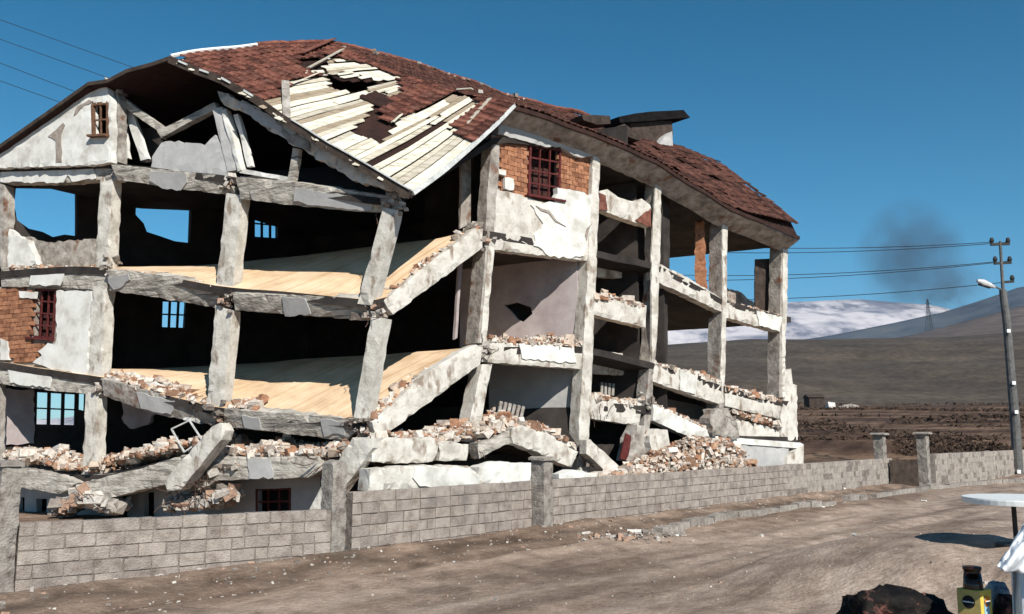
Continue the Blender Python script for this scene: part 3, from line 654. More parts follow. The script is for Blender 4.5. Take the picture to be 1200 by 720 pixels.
# ------------------------------------------------------------------ roof
VERGE = [(200, 69), (232, 82), (265, 96), (290, 109), (317, 127), (340, 143), (363, 157), (395, 176), (430, 198), (482, 226)]
PV = PA(-.4)
vp = [hit(x, y, PV) for x, y in VERGE]; vs = [PV.ab(p)[0] for p in vp]; vs0, vs1 = vs[0], vs[-1]
vcur = [((vs0-s)/(vs0-vs1), p.z) for s, p in zip(vs, vp)]
PE = PB(-.55)
def atr(pl, px, py): p = hit(px, py, pl); return (p-C0).dot(dB) , p
Gs = vs0
ridge_off = (vp[0]-C0).dot(nB); PR = PB(ridge_off); RS = ridge_off/dA.dot(nB)
HE = hit(601, 124, PE); RR = hit(390, 53, PR)
def rof(p): q = p-C0; sx = q.dot(nB)/dA.dot(nB); return (q - dA*sx).dot(dB)
rH = rof(HE); rR = rof(RR)
print('ridge off', ridge_off, 'rH', rH, 'rR', rR, 'z', vp[0].z, RR.z, HE.z)
def S1(u, v):
    s = vs0 + (vs1-vs0)*v; P0 = PV.pt(s, 0); P0.z = lerpc(vcur, v)
    P1 = RR.lerp(HE, v)
    P1.z += -.25*math.sin(math.pi*v)
    p = P0.lerp(P1, u)
    p.z += .14*math.sin(math.pi*u)*(1-v) - .12*math.sin(math.pi*u)*v + .05*nz(Vector((u*3, v*5, 0)), 1.3)
    return p
EAV = sorted((rof(hit(x, y, PE)), hit(x, y, PE).z) for x, y in [(601, 124), (640, 136), (703, 160), (767, 187), (810, 215), (855, 243), (936, 277)])
RDG = sorted((rof(hit(x, y, PR)), hit(x, y, PR).z) for x, y in [(390, 53), (450, 66), (500, 81), (555, 99), (600, 116), (635, 124)])
RDG.append((15.6, hit(700, 140, PR).z)); RDG.append((RE+.4, hit(748, 163, PR).z))
gs = [(hit(x, y, Pl(C0+dB*(RE+.4), dA, nA))) for x, y in [(936, 274), (900, 243), (862, 212), (840, 196), (790, 174)]]
GB = sorted((-(-(p-C0).dot(dA)) , p.z) for p in gs)
print('EAV', EAV, 'RDG', RDG, 'GB', [(round((p-C0-dB*(RE+.4)).dot(dA), 2), round(p.z, 2)) for p in gs])
gprof = sorted(((p-C0-dB*(RE+.4)).dot(dA)/RS, p.z) for p in gs) + [(1.0, RDG[-1][1])]
rEnd = EAV[-1][0]
def S2(t, v):
    """t 0..1 along, v 0 ridge .. 1 eave"""
    p0 = RR.lerp(HE, v); 
    rr = rR + (RE+.4-rR)*t; re_ = rH + (rEnd-rH)*t
    a = C0 + dA*RS + dB*rr; a.z = lerpc(RDG, rr)
    e = C0 + dA*(-.6) + dB*re_; e.z = lerpc(EAV, re_)
    p = a.lerp(e, v)
    ge = lerpc(gprof, (1-v)*1.0)
    lin = a.z*(1-v) + e.z*v
    k = max(0, (t-.55)/.45)
    k = k*k*(3-2*k); p.z = lin*(1-k) + ge*k if 0 < v < 1 else lin
    p.z += -.25*math.sin(math.pi*v)*(1-t)**3 + .05*nz(Vector((t*9, v*4, 5)), 1.2)
    return p
ROOF = poly('roof', BLD, wood_dark, Pl(C0 + dB*(RE-.1), dA, nA), [(0, slabz(4, 0, RE)), (SK, 10.3), (RS, RDG[-1][1]-.5), (1.2, gprof[1][1]-.4)], .15, world=True, res=.8, rough=0, chip=0)
ROOF['label'] = 'sagging tiled roof with torn sheathing boards'
def sheet(name, Sf, nu, nv, off, mat, par, th=.04, skip=None, smooth=True):
    V = []; Fc = []
    for k in (0, 1):
        for i in range(nu+1):
            for j in range(nv+1):
                V.append(Sf(i/nu, j/nv) + Z*(off - th*k))
    n = nv+1; N = (nu+1)*n; keep = {}
    for i in range(nu):
        for j in range(nv):
            if skip and skip((i+.5)/nu, (j+.5)/nv): continue
            keep[(i, j)] = 1; a = i*n+j; Fc += [(a, a+1, a+n+1, a+n), (a+N, a+n+N, a+n+1+N, a+1+N)]
    for (i, j) in keep:
        a = i*n+j
        for (di, dj, p, q) in ((-1, 0, a, a+1), (1, 0, a+n, a+n+1), (0, -1, a, a+n), (0, 1, a+1, a+n+1)):
            if (i+di, j+dj) not in keep: Fc.append((p, q, q+N, p+N))
    o = mk(name, V, Fc, mat); o.parent = par; return o
HOLE = [(380, 83), (397, 91), (437, 92), (447, 96), (423, 107), (393, 106)]
T1 = [(195, 62), (360, 40), (395, 50), (395, 60), (350, 74), (352, 84), (376, 86), (368, 92), (342, 96), (330, 106), (322, 120), (308, 122), (270, 99)]
T2 = [(385, 50), (440, 60), (556, 96), (546, 108), (530, 112), (508, 120), (483, 134), (463, 146), (447, 149), (447, 129), (471, 110), (470, 94), (430, 78), (400, 70), (388, 68)]
T3 = [(556, 100), (606, 112), (606, 126), (592, 138), (552, 164), (537, 161), (533, 149), (563, 128)]
FELT = [(417, 154), (443, 122), (452, 138), (463, 148), (458, 160), (425, 165)]
SCR = [(480, 200), (490, 192), (510, 186), (511, 204), (492, 221)]
sheet('shade_underlay', S1, 40, 50, -.07, felt_shade_m, ROOF, skip=lambda u, v: inside(proj(S1(u, v)), HOLE))  # dark sheet added to put shade in the gaps and under the roof
sheet('shade_underlay', S2, 40, 24, -.07, felt_shade_m, ROOF)
# planks, one by one, running along the building
def plank(u0, u1, v0, v1, lift, cd=0):
    V = []
    ns = 3
    for k in (0, 1):
        for i in range(ns+1):
            u = u0 + (u1-u0)*i/ns
            for v in (v0, v1):
                V.append(S1(u + (cd if v == v0 else 0), v) + Z*(lift + (0 if k == 0 else -.022)))
    N = (ns+1)*2; Fc = []
    for i in range(ns):
        a = i*2; Fc += [(a, a+1, a+3, a+2), (a+N, a+2+N, a+3+N, a+1+N), (a, a+2, a+2+N, a+N), (a+1, a+1+N, a+3+N, a+3)]
    Fc += [(0, N, N+1, 1), (2*ns, 2*ns+1, 2*ns+1+N, 2*ns+N)]
    o = mk('plank', V, Fc, plank_m); o.parent = ROOF
nv = 46; npl = 0
for j in range(nv):
    v0 = (j+.03)/nv; v1 = (j+.97)/nv
    cuts = [-.01 + random.uniform(-.03, .03)]
    while cuts[-1] < 1: cuts.append(cuts[-1] + random.uniform(.4, .95))
    cuts[-1] = 1.0
    for a, b_ in zip(cuts, cuts[1:]):
        segs = []; n = 24; cur = None
        for i in range(n):
            u = a + (b_-a)*(i+.5)/n; q = proj(S1(u, (v0+v1)/2))
            bad = inside(q, HOLE) or inside(q, [(443, 122), (462, 147), (450, 168), (415, 155)]) or inside(q, T1[:3] + [(380, 80), (330, 95), (255, 90)])
            if not bad:
                if cur is None: cur = [u-(b_-a)/n/2, u]
                cur[1] = u+(b_-a)/n/2
            elif cur: segs.append(cur); cur = None
        if cur: segs.append(cur)
        for s_, e_ in segs:
            if e_-s_ < .05: continue
            if random.random() < (.02 if v0 < .6 else .05): continue
            plank(s_+.002, e_-random.uniform(.004, .03), v0 + random.uniform(-.002, .003), v1 - random.uniform(-.001, .005), random.uniform(-.01, .03) + (.05 if random.random() < .2 else 0), random.uniform(-.02, .02)); npl += 1
# tiles
def tilemesh(rnd=0):
    Wd, Ln = .25, .40; prof = [(-.5, .0), (-.42, .03), (-.3, .0), (-.05, -.008), (.12, .0), (.28, .03), (.42, .03), (.5, .0)]
    V = []
    for yy, lift in ((-.5, .0), (.5, .03)):
        for x, z in prof: V.append((x*Wd, yy*Ln, z+lift))
    for x, z in prof: V.append((x*Wd, .5*Ln, z+.004))
    n = len(prof); Fc = []
    for i in range(n-1): Fc += [(i, i+1, n+i+1, n+i), (n+i, n+i+1, 2*n+i+1, 2*n+i)]
    Fc += [(0, n-1, 3*n-1, 2*n)]
    me = bpy.data.meshes.new('tile'); me.from_pydata(V, [], Fc); me.materials.append(tile_m); return me
tms = [tilemesh()]
def frame(Sf, u, v):
    p = Sf(u, v); du = (Sf(min(u+.01, 1), v) - Sf(max(u-.01, 0), v)).normalized(); dv = (Sf(u, min(v+.01, 1)) - Sf(u, max(v-.01, 0))).normalized()
    n = du.cross(dv); n = n if n.z > 0 else -n; n.normalize(); x = dv.cross(n).normalized()
    return p, Matrix((x, dv, n)).transposed()
ntile = 0; stuffV = []; stuffF = []
L1 = 7.6; 
def tile_at(Sf, u, v, as_part, jit=.03, lift=.03):
    global ntile
    p, m3 = frame(Sf, u, v)
    m4 = Matrix.Translation(p + m3.col[2]*(lift + random.uniform(0, .015))) @ m3.to_4x4() @ Matrix.Rotation(random.uniform(-jit, jit), 4, 'Z') @ Matrix.Rotation(random.uniform(-jit, jit)*.7, 4, 'X')
    if as_part and ntile < 298:
        o = bpy.data.objects.new('tile', tms[0]); COL.objects.link(o); o.parent = ROOF; o.matrix_basis = m4; ntile += 1
    else:
        k = len(stuffV); me = tms[0]; stuffV.extend(m4 @ v_.co for v_ in me.vertices); stuffF.extend(tuple(i+k for i in f.vertices) for f in me.polygons)
slope = (S1(.5, 0)-S1(.5, 1)).length; rows = int(slope/.34)
for j in range(rows):
    v = (j+.5)/rows; wd = (S1(1, v)-S1(0, v)).length; n = max(1, int(wd/.245))
    for i in range(n):
        u = (i+.5)/n; q = proj(S1(u, v))
        dis = inside(q, T2) or inside(q, T3)
        if inside(q, T1) or dis:
            tile_at(S1, u, v, True, .03 if inside(q, T1) else .09, .03 if not dis else .05)
print('tiles R1', ntile, 'planks', npl)
rows2 = int(slope/.34)
for j in range(rows2):
    v = (j+.5)/rows2; wd = (S2(1, v)-S2(0, v)).length; n = int(wd/.245)
    for i in range(n):
        t_ = (i+.5)/n
        if random.random() < (.03 if t_ < .5 else .08): continue
        tile_at(S2, t_, v, v > .8 and t_ < .6, .05 if t_ < .5 else .12)
o = mk('tile', stuffV, stuffF, tile_s, fixn=False); o.parent = ROOF; o['kind'] = 'stuff'
# hanging felt scraps
sheet('felt_scrap', lambda u, v: S1(.52+.13*u, .52+.11*v) + Z*(.05+.05*nz(Vector((u*4, v*4, 0)), 1)), 8, 8, .04, felt_shade_m, ROOF)
# left slope, its verge and ridge capping
LV = [(hit(x, y, PV)) for x, y in [(-20, 186), (0, 173), (60, 131), (105, 99), (127, 96), (150, 84), (180, 76), (200, 69)]]
lvp = sorted(((PV.ab(p)[0]), p.z) for p in LV)
sL = lvp[-1][0] + .5
def S3(u, v):
    s = Gs + (SK+.7-Gs)*v; zf = lerpc(lvp, s)
    P0 = PV.pt(s, 0); P0.z = zf if s <= lvp[-1][0] else lvp[-1][1] - (s-lvp[-1][0])*.6
    rr = -.4 + (RE+.8)*u; rz = lerpc([(-.4, vp[0].z)] + RDG, rr)
    a = C0 + dA*s + dB*rr; back = rz + (10.5-rz)*v
    k = min(1, u*4); a.z = P0.z*(1-k) + back*k
    if u == 0: return P0
    return a
sheet('roof_slope', S3, 30, 20, .0, felt_shade_m, ROOF, th=.07)  # slope coloured near black so its underside shows as shade
m = MB()
for i in range(len(lvp)-1):
    if lvp[i][0] > lvp[-1][0]: break
    a = PV.pt(lvp[i][0], 0); a.z = lvp[i][1]; b_ = PV.pt(lvp[i+1][0], 0); b_.z = lvp[i+1][1]
    m.bar(a - nA*.03, b_ - nA*.03, .05, .11)
o = m.build('verge_board', wood_dark); o.parent = ROOF
m = MB()
for i in range(12):
    a = S1(i/24, 0) + Z*.07; b_ = S1((i+1)/24, 0) + Z*.07; m.tube([a, b_], .06, 6)
for i in range(6): pass
o = m.build('ridge_capping', white_m); o.parent = ROOF
m = MB()
for i in range(12, 24):
    a = S1(i/24, 0) + Z*.06; b_ = S1((i+1)/24, 0) + Z*.06; m.tube([a, b_ + Vector((0, 0, random.uniform(-.02, .03)))], .09, 6)
for i in range(50):
    a = S2(i/50, 0) + Z*.05; b_ = S2((i+1)/50, 0) + Z*.05; m.tube([a, b_ + Vector((0, 0, random.uniform(-.02, .03)))], .09, 6)
o = m.build('ridge_tile', tile_m); o.parent = ROOF
m = MB()
for i in range(20):
    v0 = i/20; v1 = (i+1)/20
    m.bar(S1(0, v0) - nA*.04 - Z*.04, S1(0, v1) - nA*.04 - Z*.04, .05, .2)
o = m.build('verge_board', wood_dark); o.parent = ROOF
def fl(a, b_, w_, t_):
    m = MB(); m.bar(a, b_, w_, t_); o = m.build('verge_flashing', tin_m); o.parent = ROOF
for i in range(11, 20): fl(S1(.015, i/20) - nA*.1 + Z*.04, S1(.015, (i+1)/20) - nA*.1 + Z*.04, .12, .03)
for i in range(1, 8, 2): fl(S1(0, i/20) - nA*.08 + Z*.02, S1(0, (i+.8)/20) - nA*.08 + Z*.02, .05, .05)
m = MB()
for i in range(16): m.bar(S1(i/16, 1) + Vector((.03, -.03, .0)), S1((i+1)/16, 1) + Vector((.03, -.03, .0)), .1, .1)
o = m.build('gutter', tin_m); o.parent = ROOF
m = MB()
for i in range(40): m.bar(S2(i/40, 1) - nB*.03 - Z*.06, S2((i+1)/40, 1) - nB*.03 - Z*.06, .05, .12)
o = m.build('fascia_board', M('fascia', [(.025, .012, .01), (.05, .025, .02)], 5)); o.parent = ROOF
# soffit under the eave
V = []; Fc = []
for i in range(41):
    t_ = i/40; e = S2(t_, 1) - Z*.15; k = C0 + dB*(e-C0).dot(dB) ; k.z = e.z - .32
    V += [e, k + nB*.1, e + Z*.03, k + nB*.1 + Z*.03]
for i in range(40):
    a = i*4; Fc += [(a, a+4, a+5, a+1), (a+2, a+3, a+7, a+6)]
o = mk('soffit', V, Fc, concrete_dirty); o.parent = ROOF
# loose boards and tiles disturbed near the top edge
def lboard(a, b_, wd=.12, mat=None):
    m = MB(); m.bar(a, b_, wd, .03); o = m.build('loose_board', mat or plank_m); o.parent = ROOF
def on1(px, py, lift):   # nearest u,v to a pixel
    best = min(((proj(S1(i/40, j/40)), i/40, j/40) for i in range(41) for j in range(41)), key=lambda q: (q[0][0]-px)**2 + (q[0][1]-py)**2)
    return S1(best[1], best[2]) + Z*lift
lboard(on1(360, 86, .12), on1(402, 67, .25)); lboard(on1(350, 70, .15), on1(391, 53, .2), .25, tile_m)
lboard(on1(536, 112, .1), on1(556, 101, .25)); lboard(on1(460, 150, .1), on1(470, 140, .2)); lboard(on1(335, 138, .05), on1(336, 110, .35), .2, concrete_dirty)
lboard(on1(330, 106, .05), on1(372, 92, .2), .1); lboard(on1(545, 150, .1), on1(575, 122, .14), .12)
m = MB()
for i in range(26):
    t_ = random.uniform(0, .6); m.chunk(S2(t_, random.uniform(.0, .06)) + Z*.1, random.uniform(.04, .1))
for q in ((563, 108), (604, 112)): 
    p = hit(q[0], q[1], PB(1.0)); m.chunk(p, .09)
o = m.build('roof_debris', rub_g); o.parent = ROOF; o['kind'] = 'stuff'
# dark sagged roof pieces and chimney
P5 = PB(3.6)
CH = poly('chimney', BLD, wood_dark, P5, [(737, 141), (788, 142), (789, 158), (772, 172), (762, 176), (745, 165)], 1.4, rough=.01)
o = poly('chimney_cap', BLD, M('tarred_cap', [(.008, .008, .009), (.018, .016, .016)], 4, rough=1, spec=0), PB(3.4), [(725, 137), (745, 133), (762, 131), (801, 129), (809, 138), (791, 139), (760, 142), (727, 144)], 1.5, rough=.0, chip=0, jag=0)
o.parent = CH; o.matrix_parent_inverse = Matrix()
o = poly('chimney_base', BLD, plaster_grey, PB(3.3), [(770, 172), (779, 160), (788, 154), (789, 175), (785, 182), (772, 180)], .3, rough=.01); o.parent = CH; o.matrix_parent_inverse = Matrix()
poly('roof_ridge_piece', BLD, wood_dark, PB(3.0), [(682, 135), (700, 135), (715, 136), (716, 145), (700, 146), (684, 141)], .6, rough=0)
poly('roof_ridge_piece', BLD, wood_dark, PB(2.6), [(724, 150), (732, 145), (746, 155), (750, 165), (735, 160)], .4, rough=0)

# ------------------------------------------------------------------ rubble lying in and in front of the building
def line_pts(pl, pts, depth, h, down=.05, ext=0):
    w_ = [hit(x, y, pl) for x, y in pts]; L = [0]
    for a, b_ in zip(w_, w_[1:]): L.append(L[-1] + (b_-a).length)
    def f(i):
        t = random.uniform(0, L[-1]); k = max(j for j in range(len(w_)-1) if L[j] <= t); q = (t-L[k])/max(1e-6, L[k+1]-L[k])
        p = w_[k].lerp(w_[k+1], q); hh = h*(.35 + .65*abs(nz(p, 1.1))*1.6)
        d = random.random()
        return p + pl.n*(depth*d + ext) + Z*(random.uniform(0, hh)*(1-abs(2*d-1)*.6) - down)
    return f
def rub(pl, pts, n, size, depth, h, label, mat=None, **k): return rubble('rubble', label, line_pts(pl, pts, depth, h, **k), int(n*1.9), (size[0]*.65, size[1]*.72), mat)
rub(B, [(455, 352), (500, 311), (563, 268)], 230, (.04, .11), .5, .22, 'broken brick and plaster bits along the upper sloping beam', rub_m)
rub(B, [(440, 490), (465, 470), (500, 440)], 200, (.05, .13), .8, .35, 'brick rubble heaped at the foot of the lower sloping beam')
rub(B, [(500, 437), (563, 406)], 70, (.03, .07), .4, .1, 'crumbs strewn up the lower sloping beam')
rub(B, [(568, 401), (684, 405)], 330, (.05, .13), .8, .5, 'orange brick rubble on the floor of the open pale-walled room')
rub(B, [(692, 348), (757, 358)], 190, (.05, .13), .7, .45, 'brick rubble on the ledge between the third and fourth long-side columns, upper one')
rub(B, [(687, 464), (750, 474)], 170, (.05, .12), .6, .25, 'thin brick rubble on the lower ledge left of the brick-edged column')
rub(B, [(767, 425), (848, 448)], 230, (.05, .12), .7, .3, 'reddish brick rubble on the long beam of the see-through bay')
rub(B, [(850, 456), (915, 470)], 230, (.05, .15), .8, .5, 'pale rubble piled on the beam beside the last column')
rub(B, [(767, 476), (800, 488), (838, 508)], 200, (.05, .12), .7, .3, 'brick crumbs on the steep white fallen beam')
rub(B, [(855, 480), (917, 500)], 200, (.06, .15), .8, .5, 'white and orange rubble between the last two far-end beams')
rub(B, [(767, 307), (850, 351)], 60, (.03, .07), .4, .12, 'small crumbs on the upper beam of the see-through bay')
rub(B, [(852, 353), (915, 370)], 90, (.04, .1), .6, .25, 'crumbs and dark rubble on the topmost beam by the end column')
rub(A, [(125, 316), (190, 322), (255, 335)], 190, (.03, .09), .5, .14, 'fine rubble along the edge of the upper yellow floor')
rub(A, [(10, 312), (115, 313)], 150, (.04, .1), .5, .16, 'broken rubble on the leftmost upper beam')
rub(A, [(122, 440), (160, 452), (250, 476)], 300, (.06, .17), .9, .4, 'plaster slabs and rubble at the left end of the lower yellow floor')
rub(A, [(265, 478), (300, 478)], 110, (.06, .16), .7, .5, 'rubble knot where the lower yellow floor meets its middle column')
rub(PA(-.2), [(0, 535), (60, 545), (110, 552)], 420, (.06, .16), 1.6, .5, 'rubble at the lower left behind the block wall')
rub(PA(-.2), [(122, 540), (175, 530), (245, 515)], 420, (.06, .17), 1.6, .55, 'rubble heap between the leftmost columns below the yellow floor', rub_m)
rub(PA(-.2), [(262, 530), (340, 533), (405, 532)], 520, (.05, .15), 1.6, .65, 'brick rubble beneath the lower yellow floor, next to the corner')
rub(PA(-.45), [(60, 590), (95, 575), (128, 585)], 260, (.06, .2), .7, .6, 'crumbled grey concrete at the foot of the left column', rub_g, down=.3)
rub(PA(-.45), [(196, 585), (235, 585), (262, 572)], 240, (.07, .2), .7, .5, 'crumbled grey concrete below the fallen white column', rub_g, down=.2)
rub(PA(-.35), [(215, 565), (255, 540), (275, 540)], 170, (.06, .17), .6, .4, 'dark broken concrete beside the fallen white column', rub_g, down=.2)
rub(PB(-.4), [(505, 520), (545, 512), (600, 500)], 360, (.06, .17), 1.2, .6, 'rubble over the fallen beams by the leaning corner-side column')
rub(PB(-.4), [(600, 496), (640, 505), (677, 525)], 300, (.05, .15), 1.0, .35, 'brick rubble over the broken beam before the dark lower room')
rub(PB(-.3), [(443, 512), (505, 512)], 130, (.05, .14), .9, .35, 'rubble crust on top of the stacked fallen beams')
# big spoil heap in front of the right end
HP = [(700, 560), (738, 543), (780, 524), (803, 513), (850, 514), (872, 528), (884, 540), (896, 562)]
def heap(i):
    px = 700 + 196*random.random(); q = random.random()**.8; off = -.3 - 1.9*q
    pl = PB(off); p = hit(px, lerpc(HP, px), pl); b_ = (p-W0).dot(nW)
    if b_ < .45: p += nW*(.45-b_+random.uniform(0, .4))
    top = p.z*(1-.75*max(0, q-.35)/.65)
    p.z = max(.05, top*random.random()**.3); return p
rubble('rubble_heap', 'large heap of orange and white broken bricks behind the wall, near the far end', heap, 6500, (.035, .095))
def heap2(i):
    x = random.uniform(rB(640, 540), rB(775, 540)); y = random.uniform(-1.8, .2)
    p = C0 + dB*x + nB*y; b_ = (p-W0).dot(nW)
    if b_ < .5: p += nW*(.5-b_+random.uniform(0, .5))
    return p + Z*random.uniform(0, 1.15)
rubble('rubble_heap', 'low spread of brick rubble around the diagonal fallen beam', heap2, 800, (.06, .17))

# ------------------------------------------------------------------ fallen pieces: things of their own
def thing_poly(name, label, cat, mat, pl, P, th, **k):
    return setp(poly(name, None, mat, pl, P, th, **k), label, cat)
G = 'concrete pieces fallen from the frame'
thing_poly('fallen_column', 'white broken column leaning over the block wall below the left yellow floor', 'column', concrete_col, PA(-.9), [(248, 500), (258, 496), (263, 505), (259, 516), (211, 574), (195, 576), (192, 568), (205, 548)], .35, res=.15, chip=.06)['group'] = G
thing_poly('fallen_column', 'tilted column stump wedged below the sagging corner', 'column', concrete_col, PA(-.8), [(413, 513), (436, 515), (437, 525), (418, 552), (400, 575), (385, 598), (362, 598), (378, 566), (399, 535)], .35, res=.15, chip=.06)['group'] = G
thing_poly('fallen_beam', 'grey fallen beam, upper one of the stack right of the corner', 'beam', concrete_col, PB(-.7), [(436, 541), (440, 520), (452, 513), (510, 514), (514, 522), (508, 541), (478, 543)], .45, res=.15, chip=.08, jag=.03)['group'] = G
thing_poly('fallen_beam', 'short cracked concrete piece between stacked beams and the leaning column', 'beam', concrete_col, PB(-.7), [(514, 521), (532, 517), (549, 521), (547, 540), (516, 540)], .45, res=.15, chip=.08, jag=.03)['group'] = G
FBL = thing_poly('fallen_beam', 'long fallen beam with white plaster on its right half, lowest behind the wall', 'beam', concrete_col, PB(-1.0), [(434, 550), (480, 546), (548, 546), (562, 555), (568, 566), (560, 572), (500, 574), (432, 576)], .5, res=.15, chip=.08, jag=.02); FBL['group'] = G
o = poly('plaster_patch', None, plaster, PB(-1.04), [(487, 549), (520, 547), (550, 549), (563, 560), (560, 569), (520, 571), (492, 570), (484, 560)], .05, jag=.03, rough=.004, chip=0); o.parent = FBL
thing_poly('fallen_beam', 'white fallen beam end left of the capped wall pillar', 'beam', plaster, PB(-1.0), [(562, 548), (580, 542), (627, 543), (627, 571), (572, 570), (562, 560)], .5, res=.15, chip=.08, jag=.02)['group'] = G
thing_poly('fallen_beam', 'broken beam sloping down before the dark lower room', 'beam', concrete_col, PB(-.7), [(600, 502), (612, 499), (645, 510), (677, 530), (671, 548), (655, 542), (625, 528), (602, 520)], .45, res=.15, chip=.06, jag=.02)['group'] = G
thing_poly('fallen_beam', 'grey beam end tipped up beside the leaning column', 'beam', concrete, PB(-.6), [(560, 520), (590, 510), (601, 503), (603, 518), (585, 526), (563, 538)], .4, res=.15, chip=.06, jag=.02)['group'] = G
thing_poly('fallen_beam', 'diagonal fallen beam below the dark bay, resting on brick rubble', 'beam', concrete_col, PB(-.5), [(688, 516), (692, 515), (726, 546), (724, 556), (716, 558), (688, 532)], .3, res=.15, chip=.04)['group'] = G
thing_poly('broken_plank', 'dark red plank sticking up from rubble by the brick-edged column', 'plank', red_frame, PB(-.3), [(734, 508), (740, 511), (736, 540), (727, 538)], .05, rough=.003, chip=0)
thing_poly('fallen_slab', 'white block of broken wall right of the capped pillar', 'slab', plaster, PB(-1.2), [(656, 556), (672, 551), (700, 558), (706, 567), (690, 578), (655, 578)], .4, res=.2, chip=.08, jag=.05)
for (q, lab) in (([(206, 474), (228, 486), (235, 497), (215, 492)], 'flat plaster slab lying by the middle left column'), ([(168, 450), (180, 447), (190, 455), (178, 462)], 'upturned plaster slab on the left of the lower yellow floor')):
    thing_poly('plaster_slab', lab, 'slab', plaster, PA(.1), q, .1, jag=.03)
thing_poly('fallen_slab', 'pale panel lying in the dark hole at lower left', 'panel', plaster_grey, PA(1.0), [(52, 530), (70, 520), (78, 525), (72, 533), (58, 536)], .06)
# slatted crates
def crate(name, label, pl, quad, n):
    q = [hit(x, y, pl) for x, y in quad]; e = empty(name, q[3], label, 'crate'); 
    for i in range(n):
        u = (i+.5)/n; m = MB(); m.bar(q[3].lerp(q[2], u), q[0].lerp(q[1], u), (q[2]-q[3]).length/n*.6, .03, pl.n); m.build('slat', concrete_dirty, e)
    for v in (.15, .85):
        m = MB(); m.bar(q[0].lerp(q[3], v) + pl.n*.05, q[1].lerp(q[2], v) + pl.n*.05, .06, .04); m.build('rail', wood_dark, e)
crate('wooden_crate', 'tipped slatted crate in the dark lower room', PB(.3), [(585, 470), (616, 477), (612, 494), (581, 488)], 6)
crate('wooden_crate', 'small grey slatted crate in the dark lower bay by the brick-edged column', PB(.9), [(703, 448), (721, 450), (720, 464), (703, 462)], 4)
# bent metal frame lying in the hole
m = MB(); q = [hit(x, y, PA(-.2)) for x, y in ((201, 503), (222, 493), (237, 516), (216, 530))]
for a, b_ in zip(q, q[1:] + q[:1]): m.bar(a, b_, .035, .035)
setp(m.build('metal_frame', tin_m), 'thin bent metal frame hanging behind the fallen white column', 'frame')
# rebar tangles at joints
def rebar(c, n, L, seed):
    random.seed(seed); m = MB()
    for i in range(max(2, int(n*.6))):
        p = c + Vector([random.uniform(-.18, .18) for _ in range(3)]); d = Vector((random.uniform(-1, 1), random.uniform(-.6, .3), random.uniform(-1, .6))).normalized(); P_ = [p]
        for k in range(5):
            d = (d + Vector([random.uniform(-.5, .5) for _ in range(3)])).normalized(); P_.append(P_[-1] + d*L*.75/5)
        m.tube(P_, .010, 5)
    m.build('rebar', rust_m, BLD)
for i, (x, y, pl, n, L) in enumerate([(262, 225, A, 6, .5), (268, 350, A, 8, .5), (258, 492, PA(-.2), 12, .7), (438, 240, A, 5, .5), (440, 364, PA(-.1), 9, .5), (424, 502, PA(-.2), 16, .6), (235, 565, PA(-.5), 22, 1.0), (205, 585, PA(-.5), 12, .8),
                                      (100, 582, PA(-.5), 8, .7), (567, 412, B, 12, .6), (562, 275, B, 8, .5), (372, 545, PA(-.4), 10, .8), (553, 525, PB(-.5), 9, .6), (688, 535, B, 8, .6), (850, 495, PB(-.2), 10, .7), (240, 470, A, 7, .6), (703, 497, B, 6, .8), (826, 268, PB(.8), 2, 1.2)]):
    rebar(hit(x, y, pl), n, L, i+50)
random.seed(99)
def joint(x, y, pl, n, sz, sp):
    c = hit(x, y, pl); m = MB()
    for i in range(n): m.chunk(c + pl.u*random.gauss(0, sp) + Z*random.gauss(0, sp) + pl.n*random.uniform(-.05, .35), random.uniform(*sz))
    o = m.build('broken_joint', rub_g, BLD); o['kind'] = 'stuff'
for q in [(268, 217, PA(-.05)), (266, 350, PA(-.1)), (256, 486, PA(-.1)), (458, 238, PA(0)), (436, 364, PA(0)), (426, 500, PA(-.1)), (126, 316, PA(0)), (118, 452, PA(0)), (566, 280, PB(0)), (568, 412, PB(0)), (132, 104, PA(0)), (560, 268, PB(.1)), (690, 540, PB(-.2)), (850, 492, PB(-.1)), (763, 470, PB(-.05))]:
    joint(*q, 26, (.05, .13), .14)

